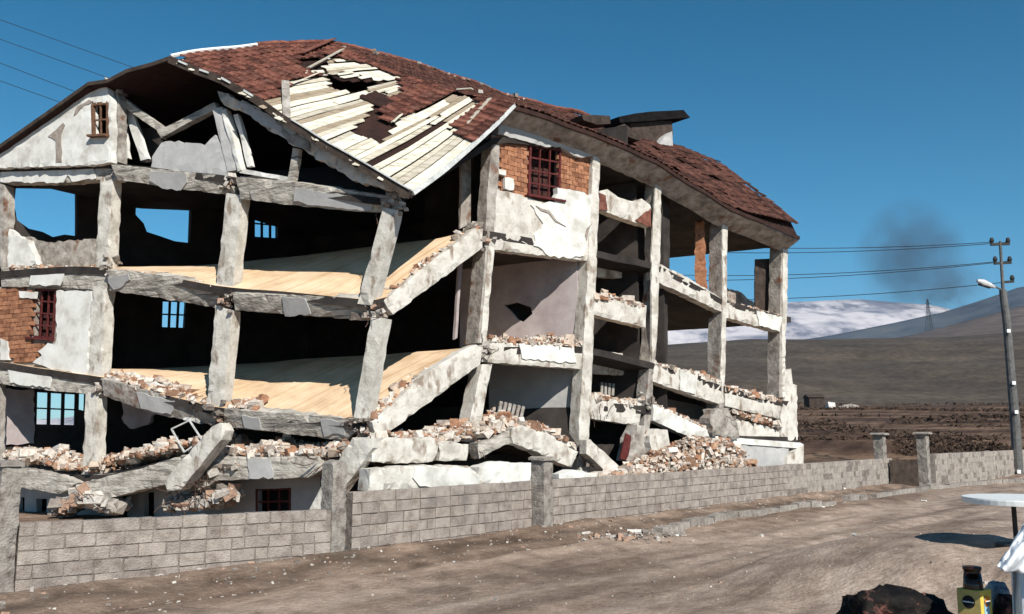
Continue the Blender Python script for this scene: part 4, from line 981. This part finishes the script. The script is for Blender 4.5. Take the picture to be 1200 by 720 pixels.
# ------------------------------------------------------------------ boundary wall of concrete blocks
def wall_run(nm, label, p0, p1, h0, h1, nrow, limit, zb=-.05):
    d = p1-p0; L = d.length; u = d.normalized(); n = Vector((-u.y, u.x, 0)); e = empty(nm, p0, label, 'wall')
    m = MB(); k = 40
    V = []; Fc = []
    for i in range(k+1):
        p = p0 + d*i/k; h = h0 + (h1-h0)*i/k
        for (dn, z) in ((.015, zb-.3), (.015, h-.02), (.185, h-.02), (.185, zb-.3)): V.append(p + n*dn + Z*z)
    for i in range(k):
        for j in range(4): Fc.append((i*4+j, i*4+(j+1) % 4, i*4+4+(j+1) % 4, i*4+4+j))
    Fc += [(0, 1, 2, 3), (4*k, 4*k+3, 4*k+2, 4*k+1)]
    mk('mortar_core', V, Fc, block_mortar, e)
    BL, BH = .42, h0/nrow
    cand = []
    for r in range(nrow):
        x = (.21 if r % 2 else .0)
        if r % 2: cand.append((0, .2, r))
        while x + .1 < L:
            l = BL*random.choice([1, 1, 1, 1, .52]); l = min(l, L-x); cand.append((x, x+l-random.uniform(.008, .026), r)); x += l
    cand = [c for c in cand if c[1]-c[0] > .06]
    cand.sort(key=lambda c: (p0 + u*c[0]).length)
    if len(cand) > limit: random.shuffle
    meshes = {}; st = MB()
    for idx, (a, b_, r) in enumerate(cand):
        h = h0 + (h1-h0)*((a+b_)/2/L); bh = h/nrow; c = p0 + u*(a+b_)/2 + n*.1 + Z*((r+.5)*bh)
        c += n*random.uniform(-.008, .006) + Z*random.uniform(-.006, .006)
        ang = random.uniform(-.012, .012)
        if idx < limit:
            key = (round((b_-a)/.04), random.randint(0, 2))
            if key not in meshes:
                mb = MB(); mb.box(Vector((0, 0, 0)), Vector((.5, 0, 0)), Vector((0, .5, 0)), Vector((0, 0, .5)))
                bm = bmesh.new(); me = bpy.data.meshes.new('block'); me.from_pydata([tuple(v) for v in mb.v], [], mb.f); bm.from_mesh(me); bmesh.ops.recalc_face_normals(bm, faces=bm.faces)
                for v in bm.verts: v.co += Vector((random.uniform(-.012, .004)*(1 if v.co.x > 0 else -1), random.uniform(-.02, .02), random.uniform(-.03, .0)*(1 if v.co.z > 0 else -1)))
                bmesh.ops.bevel(bm, geom=list(bm.edges), offset=.028, segments=1, affect='EDGES')
                bm.to_mesh(me); bm.free(); me.materials.append(block_m); meshes[key] = me
            o = bpy.data.objects.new('block', meshes[key]); COL.objects.link(o); parent(o, e)
            o.matrix_basis = Matrix.Translation(c) @ Matrix((u, n, Z)).transposed().to_4x4() @ Matrix.Rotation(ang, 4, 'Y') @ Matrix.Diagonal((b_-a, .2, bh-random.uniform(.006, .02), 1))
        else: st.box(c + n*.012, u*(b_-a+.008)/2, n*.1, Z*(bh/2-.003))
    if st.v: o = st.build('block', block_s, e); o['kind'] = 'stuff'
    return e
q0, q1 = at_z(17, 698), at_z(388, 662); q2 = at_z(412, 658); q3 = at_z(1047, 572)
q3 = W0 + dW*((q3-W0).dot(dW))
def hpx(p, ytop): # height of a wall whose foot is p and whose top shows at ytop
    px, _ = proj(p); d = ray(px, ytop); return EYE.z + d.z*(p.y/d.y)
h0a, h0b = hpx(q0, 613), hpx(q1, 597); h1a, h1b = hpx(q2, 577), hpx(q3, 537)
print('wall h', h0a, h0b, h1a, h1b, 'len', (q1-q0).length, (q3-q2).length)
wl = wall_run('block_wall', 'near stretch of grey concrete block wall between the two nearest pillars', q0, q1, h0a, h0b, 5, 298)
wr = wall_run('block_wall', 'long stretch of grey concrete block wall from the round-topped pillar to the gateway', q2, q3, h1a, h1b, 6, 298)
rq0 = at_z(1098, 572); rq1 = at_z(1230, 556)
wf = wall_run('block_wall', 'low pale wall beyond the gateway, behind the street lamp', rq0, rq1, hpx(rq0, 532), hpx(rq1, 526), 6, 0)
def pillar(px0, px1, ybase, ytop, label, cap='flat', group=None, th=None, name='wall_pillar', ov=.06, round_top=False):
    a = at_z(px0, ybase); b_ = at_z(px1, ybase); c = (a+b_)/2; wd = (b_-a).length*.62; h = hpx(c, ytop); e = empty(name, c, label, 'pillar', group)
    u = dW; n = nW; pl = Pl(c - u*wd/2 - n*.04, u, n)
    ctop = h - (.07 if cap else 0)
    if round_top: P_ = [(0, -.3), (wd, -.3), (wd, h-.1), (wd*.85, h-.02), (wd*.5, h), (wd*.1, h-.02), (0, h-.06)]
    else: P_ = [(0, -.3), (wd, -.3), (wd, ctop), (0, ctop)]
    poly('shaft', e, post_m, pl, P_, th or wd*1.1, world=True, res=.1, rough=.018, chip=.03)
    if cap:
        pl = Pl(c - u*(wd/2+ov) - n*(.04+ov), u, n); W_ = wd+2*ov
        poly('cap', e, kerb_m, pl, [(0, ctop), (W_, ctop), (W_, h-.02), (W_*.7, h+.02), (W_*.3, h+.02), (0, h-.02)], (th or wd)+2*ov, world=True, res=.1, rough=.012, chip=.02)
    return e
pillar(-16, 19, 700, 541, 'leftmost grey concrete pillar with flat cap, cut by the frame edge', ov=.03)
pillar(378, 411, 661, 540, 'tall round-topped concrete pillar where the block wall steps up', cap=None, round_top=True)
pillar(627, 656, 630, 536, 'capped pillar rising out of the long block wall before the broken beams')
pillar(1030, 1047, 573, 508, 'gate pillar with thick cap at the end of the long block wall', ov=.12)
pillar(1081, 1098, 573, 507, 'gate pillar with thick cap on the far side of the opening', ov=.12)
pillar(1158, 1164, 564, 528, 'thin dark post set into the low pale wall beyond the gateway', cap=None, name='wall_post')
# low gate in the gateway
ga, gb = at_z(1047, 573), at_z(1080, 573); g_h = hpx(ga, 538); ge = empty('gate', ga, 'low dark weathered gate closing the opening between the capped pillars', 'gate')
n = 12
for i in range(n):
    m = MB(); c = ga.lerp(gb, (i+.5)/n) + nW*.1; m.box(c + Z*(g_h*.5 + random.uniform(-.02, .02)), (gb-ga)/n*.46, nW*.015, Z*g_h*.47); m.build('board', wood_dark, ge)
m = MB(); m.bar(ga + nW*.13 + Z*g_h*.8, gb + nW*.13 + Z*g_h*.8, .04, .08); m.build('rail', pole_m, ge)
m = MB(); m.bar(ga + nW*.13 + Z*g_h*.2, gb + nW*.13 + Z*g_h*.2, .04, .08); m.build('rail', pole_m, ge)

# ------------------------------------------------------------------ kerb, loose stones on the road
KP = [(778, 632), (800, 627), (850, 614), (900, 605), (950, 599), (1000, 592), (1040, 585), (1090, 577), (1140, 572), (1200, 566), (1260, 561)]
kp = [at_z(x, y) for x, y in KP]; KL = [0]
for a, b_ in zip(kp, kp[1:]): KL.append(KL[-1] + (b_-a).length)
def kat(t):
    k = max(j for j in range(len(kp)-1) if KL[j] <= t); return kp[k].lerp(kp[k+1], (t-KL[k])/(KL[k+1]-KL[k]))
ke = empty('kerb', kp[0], 'worn pale kerb of short stones along the far side of the dirt road', 'kerb')
t_ = 0; i = 0
while t_ < KL[-1]-1:
    l = random.uniform(.7, 1.05); a = kat(t_); b_ = kat(t_+l-.03); u = (b_-a).normalized(); n = Vector((-u.y, u.x, 0))
    if random.random() > .08:
        m = MB(); c = (a+b_)/2 + n*.12 + Z*(gz(a.x, a.y) + .05 + random.uniform(-.04, .02)); m.box(c, (b_-a)/2, n*.12, Z*.12)
        o = m.build('kerb_stone', kerb_m, ke)
        for v in o.data.vertices: v.co += Vector((random.uniform(-.02, .02), random.uniform(-.02, .02), random.uniform(-.025, .015)))
    t_ += l; i += 1
def scatter_ground(i):
    px = random.uniform(0, 1180); py = random.uniform(585, 716)
    p = at_z(px, py); return Vector((p.x, p.y, gz(p.x, p.y) + .005))
rubble('pebbles', 'small stones scattered over the dirt road', scatter_ground, 420, (.006, .02), rub_g)
def verge_pts(i):
    a = random.uniform(-12, 24); b_ = random.gauss(-.9, .8); p = W0 + dW*a + nW*min(b_, -.05); return Vector((p.x, p.y, gz(p.x, p.y)))
rubble('verge_debris', 'stones and crumbs strewn along the foot of the block wall', verge_pts, 900, (.01, .03), rub_g)
rubble('verge_debris', 'spill of small rubble at the near end of the kerb', lambda i: (lambda p: Vector((p.x, p.y, gz(p.x, p.y)+.02)))(at_z(random.gauss(735, 25), random.gauss(634, 3))), 120, (.02, .07), rub_g)
for (x, y, lab, r_) in ((745, 631, 'larger pale stone slab lying before the near end of the kerb', .2), (965, 599, 'white scrap lying on the kerb left of the gateway', .07), (1083, 588, 'small white stone by the kerb near the round table', .09), (793, 632, 'white crumb beside the first kerb stone', .05), (1004, 662, 'flat pale scrap lying in the road', .09), (532, 668, 'small white stone on the road before the long wall', .045)):
    m = MB(); p = at_z(x, y); c_ = Vector((p.x, p.y, gz(p.x, p.y) + r_*.25)); m.chunk(Vector((0, 0, 0)), r_)
    for v in m.v: v.z *= .5
    m.v = [v + c_ for v in m.v]; setp(m.build('stone', plaster), lab, 'stone')

# ------------------------------------------------------------------ street lamp pole and wires
def lamp_pole():
    D = 47.0; base = at_depth(1194, 560, D); e = empty('street_lamp_pole', base, 'tall steel utility pole with street lamp arm at the right edge', 'utility pole')
    lv = [(1193.5, 562, .26), (1190, 500, .24), (1184, 430, .21), (1180, 380, .2), (1175, 340, .18)]
    m = MB(); m.tube([at_depth(x, y, D) for x, y, r in lv], [r for *_, r in lv], 12); m.build('pole', pole_m, e, smooth=False)
    m = MB(); m.tube([at_depth(1175.5, 342, D), at_depth(1172, 283, D)], [.09, .07], 8); m.build('mast', pole_m, e)
    for (x0, x1, y, yy) in ((1161, 1183, 287, 279), (1165, 1185, 309, 301), (1174, 1188, 331, 324)):
        m = MB(); m.bar(at_depth(x0, y, D), at_depth(x1, y-1, D), .12, .12); arm = m.build('crossarm', blackm, e)
        for x in (x0+1.5, x1-1.5) if x0 < 1170 else (x1-1.5,):
            m = MB(); p = at_depth(x, y, D); m.tube([p, p+Z*.15, p+Z*.2, p+Z*.38], [.03, .1, .13, .07], 8); o = m.build('insulator', blackm); o.parent = arm
    m = MB(); m.tube([at_depth(1176, 341, D), at_depth(1166, 336, D), at_depth(1160, 334, D)], .05, 8); m.build('lamp_arm', pole_m, e)
    a = at_depth(1166, 337, D); b_ = at_depth(1145, 329, D); m = MB(); m.tube([a, a.lerp(b_, .25), a.lerp(b_, .7), b_], [.06, .14, .19, .08], 10); hd = m.build('lamp_head', shiny_m, e)
    m = MB(); m.tube([a.lerp(b_, .3)-Z*.1, a.lerp(b_, .9)-Z*.13], [.09, .1], 8); o = m.build('lamp_glass', blackm); o.parent = hd
    for (x, y) in ((1182, 388), (1188, 449), (1191, 483), (1194, 553)):
        m = MB(); p = at_depth(x, y, D-.3); m.box(p, Vector((.09, 0, 0)), Vector((0, .03, 0)), Z*.09); m.build('clamp_plate', white_m, e)
    return D
D = lamp_pole()
def wire(p0, p1, sag, label, group, r=.02):
    m = MB(); P_ = [p0.lerp(p1, i/24) - Z*sag*4*(i/24)*(1-i/24) for i in range(25)]; m.tube(P_, r, 5)
    setp(m.build('power_line', blackm), label, 'cable', group)
gl = 'power lines strung from the lamp pole across behind the building'
for (a, b_, lab) in (((1162, 284), (560, 262), 'topmost overhead wire on the left arm of the pole'), ((1182, 284), (560, 275), 'overhead wire from the right end of the top arm'), ((1166, 307), (560, 305), 'middle overhead wire on the left insulator'), ((1184, 306), (560, 316), 'middle overhead wire just below its twin'), ((1186, 330), (560, 338), 'lowest overhead wire above the snowy mountains')):
    wire(at_depth(*a, D), at_depth(*b_, 60), .9, lab, gl)
gl = 'overhead wires crossing the sky at upper left'
for (y0, x1, y1, lab) in ((18, 175, 82, 'highest overhead wire at upper left'), (41, 140, 92, 'second overhead wire from the top at upper left'), (69, 100, 108, 'third overhead wire from the top at upper left'), (90, 74, 117, 'lowest overhead wire at upper left')):
    k = (y1-y0)/x1; wire(at_depth(-900, y0-900*k, 30), at_depth(x1+250, y1+250*k, 60), .25, lab, gl, .018)

# ------------------------------------------------------------------ details on the slopes behind
def field_at(px, y): return Vector(((px-600)/F*y, y, gz((px-600)/F*y, y)))
leaf_m = M('dry_leaves', [(.035, .024, .019), (.075, .052, .04)], 3, bump=0, island=True, rnd=[(.6, .6, .6), (1.3, 1.2, 1.1)])
def scrubby(c, rx, ry, h, n, name, label, cat, kind=None, par=None):
    m = MB()
    for i in range(n):
        a = random.uniform(0, 6.28); q = math.sqrt(random.random()); p = c + Vector((rx*q*math.cos(a), ry*q*math.sin(a), 0)); p.z = (gz(p.x, p.y) if kind else c.z) + h*(1-q*q)*random.random()**.6
        s = random.uniform(.06, .16); d1 = Vector([random.gauss(0, 1) for _ in range(3)]).normalized()*s; d2 = Vector([random.gauss(0, 1) for _ in range(3)]).normalized()*s*.6
        k = len(m.v); m.v += [p-d1, p+d2, p+d1, p-d2]; m.f.append((k, k+1, k+2, k+3))
    o = mk(name, m.v, m.f, leaf_m, par, fixn=False)
    if label: setp(o, label, cat, kind=kind)
    return o
scrubby(field_at(1155, 55), 4.5, 2, 1.3, 5000, 'scrub', 'dark dry scrub on the bank behind the low pale wall', 'scrub', 'stuff')
scrubby(field_at(1110, 62), 4.5, 3, .8, 2500, 'scrub', 'sparse scrub behind the far gate pillar', 'scrub', 'stuff')
m = MB()
for row, (y_, n_) in enumerate([(64, 900), (73, 500), (82, 1300), (92, 500), (102, 1500), (115, 600), (130, 1500), (146, 700), (163, 1500), (182, 700)]):
    for i in range(n_):
        x = random.uniform(.22, .66)*y_; y = y_ + 5*nz(Vector((x*.02, y_*.02, 0)), 1) + random.gauss(0, .7 + (row % 2)*2)
        if nz(Vector((x*.09, y_, 4)), 1) < -.12: continue
        s_ = random.uniform(.06, .2)*(.6+y/160); p = Vector((x, y, gz(x, y) + random.uniform(0, .22)))
        d1 = Vector((random.gauss(0, 1), random.gauss(0, .5), random.gauss(0, .5))).normalized()*s_*1.3; d2 = Vector([random.gauss(0, 1) for _ in range(3)]).normalized()*s_*.6
        k = len(m.v); m.v += [p-d1*1.6, p+d2, p+d1*1.6, p-d2]; m.f.append((k, k+1, k+2, k+3))
setp(mk('field_scrub', m.v, m.f, leaf_m, fixn=False), 'dark dry growth along the terrace edges of the fields', 'ground cover', kind='stuff')
b0 = field_at(1160, 51); sh = empty('shrub', b0, 'small round dark shrub standing behind the thin wall post', 'shrub')
m = MB(); m.tube([b0, b0+Z*.8], [.05, .03], 6); m.build('stem', wood_dark, sh)
o = scrubby(b0+Z*.6, .55, .5, 1.1, 700, 'foliage', None, None, par=sh)
p = field_at(952, 150); e = empty('field_shed', p, 'tiny dark shed in the fields at the foot of the hill', 'shed')
m = MB(); m.box(p+Z*1, Vector((1.2, 0, 0)), Vector((0, 1.4, 0)), Z*1.0); m.build('wall', wood_dark, e)
k = p+Z*2; mk('roof', [k+Vector((-1.4, -1.6, 0)), k+Vector((1.4, -1.6, 0)), k+Vector((1.4, 1.6, 0)), k+Vector((-1.4, 1.6, 0)), k+Vector((-1.4, 0, .6)), k+Vector((1.4, 0, .6))], [(0, 1, 5, 4), (3, 4, 5, 2), (0, 4, 3), (1, 2, 5), (0, 3, 2, 1)], wood_dark, e)
m = MB(); p = field_at(971, 140); m.chunk(p+Z*.5, .9); setp(m.build('boulder', plaster), 'white boulder in the terraced fields left of the gate pillars', 'boulder')
m = MB()
for i in range(24): p = field_at(982+i*.8, 142+i*.5) + Vector((0, 0, .2+i*.02)); m.chunk(p, .5)
setp(m.build('stone_bank', kerb_m), 'pale line of stones running up from the white boulder', 'stone bank')
# lattice pylon on the blue mountain
p0 = at_depth(1089, 385, 2300); e = empty('pylon', p0, 'tiny lattice pylon on the skyline below the smoke', 'pylon')
m = MB(); Hh = (385-350)/F*2300
for sx in (-1, 1):
    for sy in (-1, 1): m.tube([p0 + Vector((sx*7, sy*7, -8)), p0 + Vector((sx*1, sy*1, Hh))], .8, 4)
for k in range(6):
    z0, z1 = Hh*k/6, Hh*(k+1)/6; w0_, w1_ = 7-6*k/6, 7-6*(k+1)/6; m.tube([p0+Vector((-w0_, -w0_, z0)), p0+Vector((w1_, -w1_, z1))], .5, 4); m.tube([p0+Vector((w0_, -w0_, z0)), p0+Vector((-w1_, -w1_, z1))], .5, 4)
m.build('mast', blackm, e)
for z_, w_ in ((.7, 10), (.85, 8)):
    m = MB(); m.bar(p0+Vector((-w_, 0, Hh*z_)), p0+Vector((w_, 0, Hh*z_)), 1.2, 1.2); m.build('crossarm', blackm, e)

# ------------------------------------------------------------------ foreground: round table, near table with its things
Dt = 14.0; ct = at_depth(1200, 583, Dt); zt = ct.z; rt = 65/F*Dt; g = gz(ct.x, ct.y)
print('round table z', zt, 'ground', g, 'r', rt)
e = empty('round_table', Vector((ct.x, ct.y, g)), 'white round table on one thin leg standing by the road at the right edge', 'table')
m = MB(); c = Vector((ct.x, ct.y, 0)); m.tube([c+Z*(zt-.09), c+Z*(zt-.085), c+Z*(zt-.02), c+Z*zt], [rt*.97, rt, rt, rt*.99], 48); m.build('tabletop', white_m, e)
m = MB(); m.tube([c+Vector((-.17, 0, zt-.06)), c+Vector((-.17, 0, g))], .035, 10); m.build('leg', blackm, e)
m = MB(); m.tube([c+Vector((-.17, 0, g-.02)), c+Vector((-.17, 0, g+.02)), c+Vector((-.17, 0, g+.04))], [.3, .29, .05], 20); m.build('foot', blackm, e)

TZ = 1.42
e = empty('serving_table', Vector((1.75, 3.5, .7)), 'low wooden table just under the frame, bearing the bag and bottle carton', 'table')
m = MB(); m.box(Vector((1.75, 3.5, TZ-.02)), Vector((.75, 0, 0)), Vector((0, .45, 0)), Z*.02); m.build('tabletop', wood_dark, e)
for sx in (-.68, .68):
    for sy in (-.38, .38):
        m = MB(); q = Vector((1.75+sx, 3.5+sy, 0)); m.box(q + Z*(TZ+.62)/2, Vector((.03, 0, 0)), Vector((0, .03, 0)), Z*(TZ-.66)/2); m.build('leg', wood_dark, e)
# dark lumpy bag with reddish folds
bag_m = M('dark_bag', [(.004, .003, .003), (.010, .007, .006), (.26, .11, .09)], 9, bump=.5, bscale=25, lo=.44, hi=.66, rough=.75, spec=.2)
cb = at_depth(1060, 722, 3.45); V = []; Fc = []; nu, nv_ = 64, 26
for j in range(nv_+1):
    for i in range(nu):
        a = 2*math.pi*i/nu; th = math.pi*j/nv_; d = Vector((math.cos(a)*math.sin(th), math.sin(a)*math.sin(th), math.cos(th)))
        sx = .235; hz = lerpc([(-1, .26), (-.8, .285), (-.3, .265), (.1, .25), (.5, .225), (.8, .2), (1, .15)], d.x)
        p = Vector((math.copysign(abs(d.x)**.6, d.x)*sx, d.y*.13, (abs(d.z)**.5 if d.z > 0 else max(d.z, -.3))*hz*.93))
        p += d*(.035*noise.fractal(p*10, 1, 2, 3) + .03*(1-2*abs(nz(p*Vector((1, 1, 2.2)) if False else p, 15))) - .02)
        V.append(Vector((cb.x, cb.y, TZ+.06)) + p)
for j in range(nv_):
    for i in range(nu): Fc.append((j*nu+i, j*nu+(i+1) % nu, (j+1)*nu+(i+1) % nu, (j+1)*nu+i))
o = mk('bag', V, Fc, bag_m, smooth=True); setp(o, 'crumpled black bag with reddish folds at the bottom right', 'bag')
print('bag top px', proj(Vector((cb.x-.15, cb.y, TZ+.06+.19))))
# bottle carton, yellow with round emblem, dark brown bottle standing in it
ey = at_depth(1142, 720, 3.3); cx, cy = ey.x, ey.y
yellow = M('yellow_card', [(.62, .44, .07), (.75, .58, .12)], 8, bump=.1, rough=.6); yellow2 = M('dull_card', [(.42, .32, .11), (.55, .43, .16)], 8, bump=.1)
emb_b = M('emblem_black', [(.01, .01, .012), (.02, .02, .025)], 5); emb_o = M('emblem_orange', [(.7, .22, .03), (.8, .3, .05)], 5); emb_w = M('emblem_white', [(.6, .65, .7), (.7, .75, .8)], 5); emb_c = M('emblem_blue', [(.25, .45, .6), (.35, .55, .68)], 5)
e = empty('bottle_carton', Vector((cx, cy, TZ)), 'yellow card bottle carton with round emblems and a brown bottle neck above it', 'carton')
ztop = at_depth(1142, 690, 3.3).z; hb = ztop-TZ
ca = R(38); ux = Vector((math.cos(ca), math.sin(ca), 0)); uy = Vector((-ux.y, ux.x, 0))   # corner faces the viewer
hw = .041; cc = Vector((cx+.003, cy, 0))
fR = -uy; fL = -ux
m = MB(); m.box(cc + Z*(TZ+hb/2), ux*hw, uy*hw, Z*hb/2); m.build('carton_body', yellow, e)
def face(nrm, tan, mat, w0, z0, z1, off, name):
    m = MB(); c = cc + nrm*(hw+off); m.box(c + Z*(z0+z1)/2, tan*w0, nrm*.0008, Z*(z1-z0)/2); return m.build(name, mat, e)
face(fL, uy, yellow2, hw*.98, TZ, ztop-.002, .001, 'printed_panel')
face(fR, ux, emb_c, hw*.45, TZ+.02, ztop-.025, .001, 'printed_panel')
def disc(nrm, tan, mat, r, zc, off, sh, name, half=None):
    m = MB(); c = cc + nrm*(hw+off) + tan*sh + Z*zc; k = len(m.v); n_ = 24
    rng = range(n_+1) if half else range(n_)
    ring = [c + tan*r*math.cos((math.pi if half else 2*math.pi)*j/n_*(half or 1)) + Z*r*math.sin((math.pi if half else 2*math.pi)*j/n_*(half or 1)) for j in rng]
    m.v = ring + [q + nrm*.0012 for q in ring]; N_ = len(ring); m.f = [tuple(range(N_)), tuple(range(2*N_-1, N_-1, -1))] + [(j, (j+1) % N_, (j+1) % N_+N_, j+N_) for j in range(N_)]
    return m.build(name, mat, e)
ez = at_depth(1134, 707, 3.25).z
disc(fL, uy, emb_b, .022, ez, .002, 0, 'emblem'); disc(fL, uy, emb_w, .003, ez, .0035, 0, 'emblem')
m = MB(); c = cc + fL*(hw+.0045) + Z*ez; m.box(c, uy*.019, fL*.0006, Z*.0018); m.build('emblem', emb_w, e)
disc(fR, ux, emb_o, .019, ez+.004, .0035, 0, 'emblem'); disc(fR, ux, emb_b, .0165, ez+.003, .005, 0, 'emblem', half=-1)
m = MB(); c = cc + fR*(hw+.0065) + Z*(ez+.004); m.box(c, ux*.016, fR*.0006, Z*.0014); m.build('emblem', emb_w, e)
glass = bpy.data.materials.new('brown_glass'); glass.use_nodes = True; gb_ = glass.node_tree.nodes['Principled BSDF']; gb_.inputs['Base Color'].default_value = (.03, .010, .004, 1); gb_.inputs['Roughness'].default_value = .12
bt = at_depth(1142, 664, 3.3).z
m = MB(); prof = [(TZ+.01, .033), (ztop-.01, .034), (ztop+.015, .033), (ztop+.05, .029), (bt-.03, .028), (bt-.012, .0285), (bt-.01, .032), (bt, .032)]
m.tube([Vector((cx+.002, cy, z)) for z, r in prof], [r for z, r in prof], 20); setp(m.build('bottle', glass, smooth=True), 'dark brown bottle standing in the yellow carton', 'bottle')
# small clutter beside the carton: wrapped packet, dark tin
pk = M('packet', [(.12, .14, .2), (.45, .42, .4), (.6, .6, .62)], 22, bump=.5)
def lump(name, label, cat, c, r, mat, amp=.25):
    bm = bmesh.new(); bmesh.ops.create_icosphere(bm, subdivisions=4, radius=1); me = bpy.data.meshes.new(name)
    for v in bm.verts:
        d = v.co.normalized(); v.co = Vector((d.x*r[0], d.y*r[1], d.z*r[2]))*(1 + amp*noise.fractal(d*2.3 + Vector(c), 1, 2, 4)) + Vector(c)
    bm.to_mesh(me); bm.free(); me.materials.append(mat); o = bpy.data.objects.new(name, me); COL.objects.link(o); me.polygons.foreach_set('use_smooth', [True]*len(me.polygons)); return setp(o, label, cat)
q = at_depth(1168, 700, 3.45); lump('packet', 'crumpled blue and white packet right of the yellow carton', 'packet', (q.x, q.y, q.z-.04), (.05, .05, .1), pk)
q = at_depth(1177, 712, 3.35); lump('sack', 'small black sack between the packet and the white sheet', 'sack', (q.x, q.y, q.z-.05), (.04, .05, .1), bag_m)
# white plastic sheet draped over something at the right edge
V = []; Fc = []
def sgrid(P, nu, nw):
    k = len(V)
    for i in range(nu+1):
        for j in range(nw+1): V.append(P(i/nu, j/nw))
    for i in range(nu):
        for j in range(nw): a = k+i*(nw+1)+j; Fc.append((a, a+1, a+nw+2, a+nw+1))
ED = [(1214, 585), (1203, 606), (1192, 628), (1182, 645), (1168, 664)]; HM = [(1168, 664), (1178, 671), (1190, 669), (1206, 676), (1226, 672), (1250, 682), (1300, 690)]
def pl_(P, t): t *= len(P)-1; i = min(int(t), len(P)-2); return (P[i][0]+(P[i+1][0]-P[i][0])*(t-i), P[i][1]+(P[i+1][1]-P[i][1])*(t-i))
def upper(u, v):        # u from the peak to the hem, v from the left edge to the right
    e_ = pl_(ED, u); h_ = pl_(HM, v); top = (1214+86*v, 585-10*v)
    x = top[0]*(1-u) + h_[0]*u + (e_[0]-(1214*(1-u)+1168*u))*(1-v); y = top[1]*(1-u) + h_[1]*u + (e_[1]-(585*(1-u)+664*u))*(1-v)
    d = 3.12 - .10*u + .16*v + (.07*math.sin(v*11 + 1.0 + u*2.5) + .05*nz(Vector((v*7, u*2.5, 0)), 1.6) + .02*nz(Vector((v*20, u*9, 3)), 1.2))*(.25+.75*u)
    return at_depth(x, y, d)
sgrid(upper, 40, 60)
def lower(u, v):        # the part hanging behind the flap
    x = 1184 + 6*u + 110*v; y = 655 + 130*u
    return at_depth(x, y, 3.2 + .05*math.sin(v*19 + u*2) + .03*math.sin(v*37+1) + .02*nz(Vector((v*6, u*3, 0)), 1.5))
sgrid(lower, 30, 60)
sheet_m = bpy.data.materials.new('plastic_sheet'); sheet_m.use_nodes = True; pb = sheet_m.node_tree.nodes['Principled BSDF']; pb.inputs['Base Color'].default_value = (.66, .69, .73, 1); pb.inputs['Roughness'].default_value = .35
o = mk('plastic_sheet', V, Fc, sheet_m, smooth=True, fixn=False); sm = o.modifiers.new('thickness', 'SOLIDIFY'); sm.thickness = .004
setp(o, 'glossy white plastic sheet draped down at the bottom right edge', 'sheet')

# ------------------------------------------------------------------ smoke and haze
def smoke(px, py, rx, ry, dens, label, seed):
    c = at_depth(px, py, 1500); rx *= 1500/F; ry *= 1500/F
    bm = bmesh.new(); bmesh.ops.create_icosphere(bm, subdivisions=3, radius=1); me = bpy.data.meshes.new('smoke')
    for v in bm.verts: v.co = Vector((v.co.x*rx, v.co.y*rx, v.co.z*ry))
    bm.to_mesh(me); bm.free(); o = bpy.data.objects.new('smoke_plume', me); COL.objects.link(o); o.location = c
    sv = bpy.data.materials.new('smoke'); sv.use_nodes = True; t = sv.node_tree; t.nodes.remove(t.nodes['Principled BSDF']); L = t.links
    pv = t.nodes.new('ShaderNodeVolumePrincipled'); pv.inputs['Color'].default_value = (.12, .10, .12, 1); tc = t.nodes.new('ShaderNodeTexCoord')
    mp = t.nodes.new('ShaderNodeMapping'); mp.inputs['Scale'].default_value = (1/rx, 1/rx, 1/ry); L.new(tc.outputs['Object'], mp.inputs[0])
    ns = t.nodes.new('ShaderNodeTexNoise'); ns.inputs['Scale'].default_value = 2.2; ns.inputs['Detail'].default_value = 4; ns.inputs['Distortion'].default_value = .6
    of = t.nodes.new('ShaderNodeMapping'); of.inputs['Location'].default_value = (seed, 0, 0); L.new(mp.outputs[0], of.inputs[0]); L.new(of.outputs[0], ns.inputs[0])
    gr = t.nodes.new('ShaderNodeTexGradient'); gr.gradient_type = 'SPHERICAL'; L.new(mp.outputs[0], gr.inputs[0])
    rr = t.nodes.new('ShaderNodeMapRange'); rr.inputs[1].default_value = .36; rr.inputs[2].default_value = .7; rr.inputs[3].default_value = .1; rr.inputs[4].default_value = dens
    L.new(ns.outputs[0], rr.inputs[0]); rr.inputs[3].default_value = dens*.08
    mu = t.nodes.new('ShaderNodeMath'); mu.operation = 'MULTIPLY'; L.new(rr.outputs[0], mu.inputs[0]); L.new(gr.outputs['Fac'], mu.inputs[1])
    L.new(mu.outputs[0], pv.inputs['Density']); L.new(pv.outputs[0], t.nodes['Material Output'].inputs['Volume']); me.materials.append(sv)
    setp(o, label, 'smoke', kind='stuff')
smoke(1066, 302, 66, 76, .024, 'faint dark smoke plume rising before the mountains', 0)
smoke(1112, 338, 46, 42, .02, 'low trail of dark smoke spreading above the blue ridge', 5)
m = MB(); m.box(Vector((0, 0, 448)), Vector((9000, 0, 0)), Vector((0, 9500, 0)), Z*510)
hz = bpy.data.materials.new('haze'); hz.use_nodes = True; t = hz.node_tree; t.nodes.remove(t.nodes['Principled BSDF'])
pv = t.nodes.new('ShaderNodeVolumePrincipled'); pv.inputs['Color'].default_value = (.55, .72, .95, 1); pv.inputs['Density'].default_value = 5e-5
t.links.new(pv.outputs[0], t.nodes['Material Output'].inputs['Volume'])
setp(m.build('haze', hz), kind='stuff')
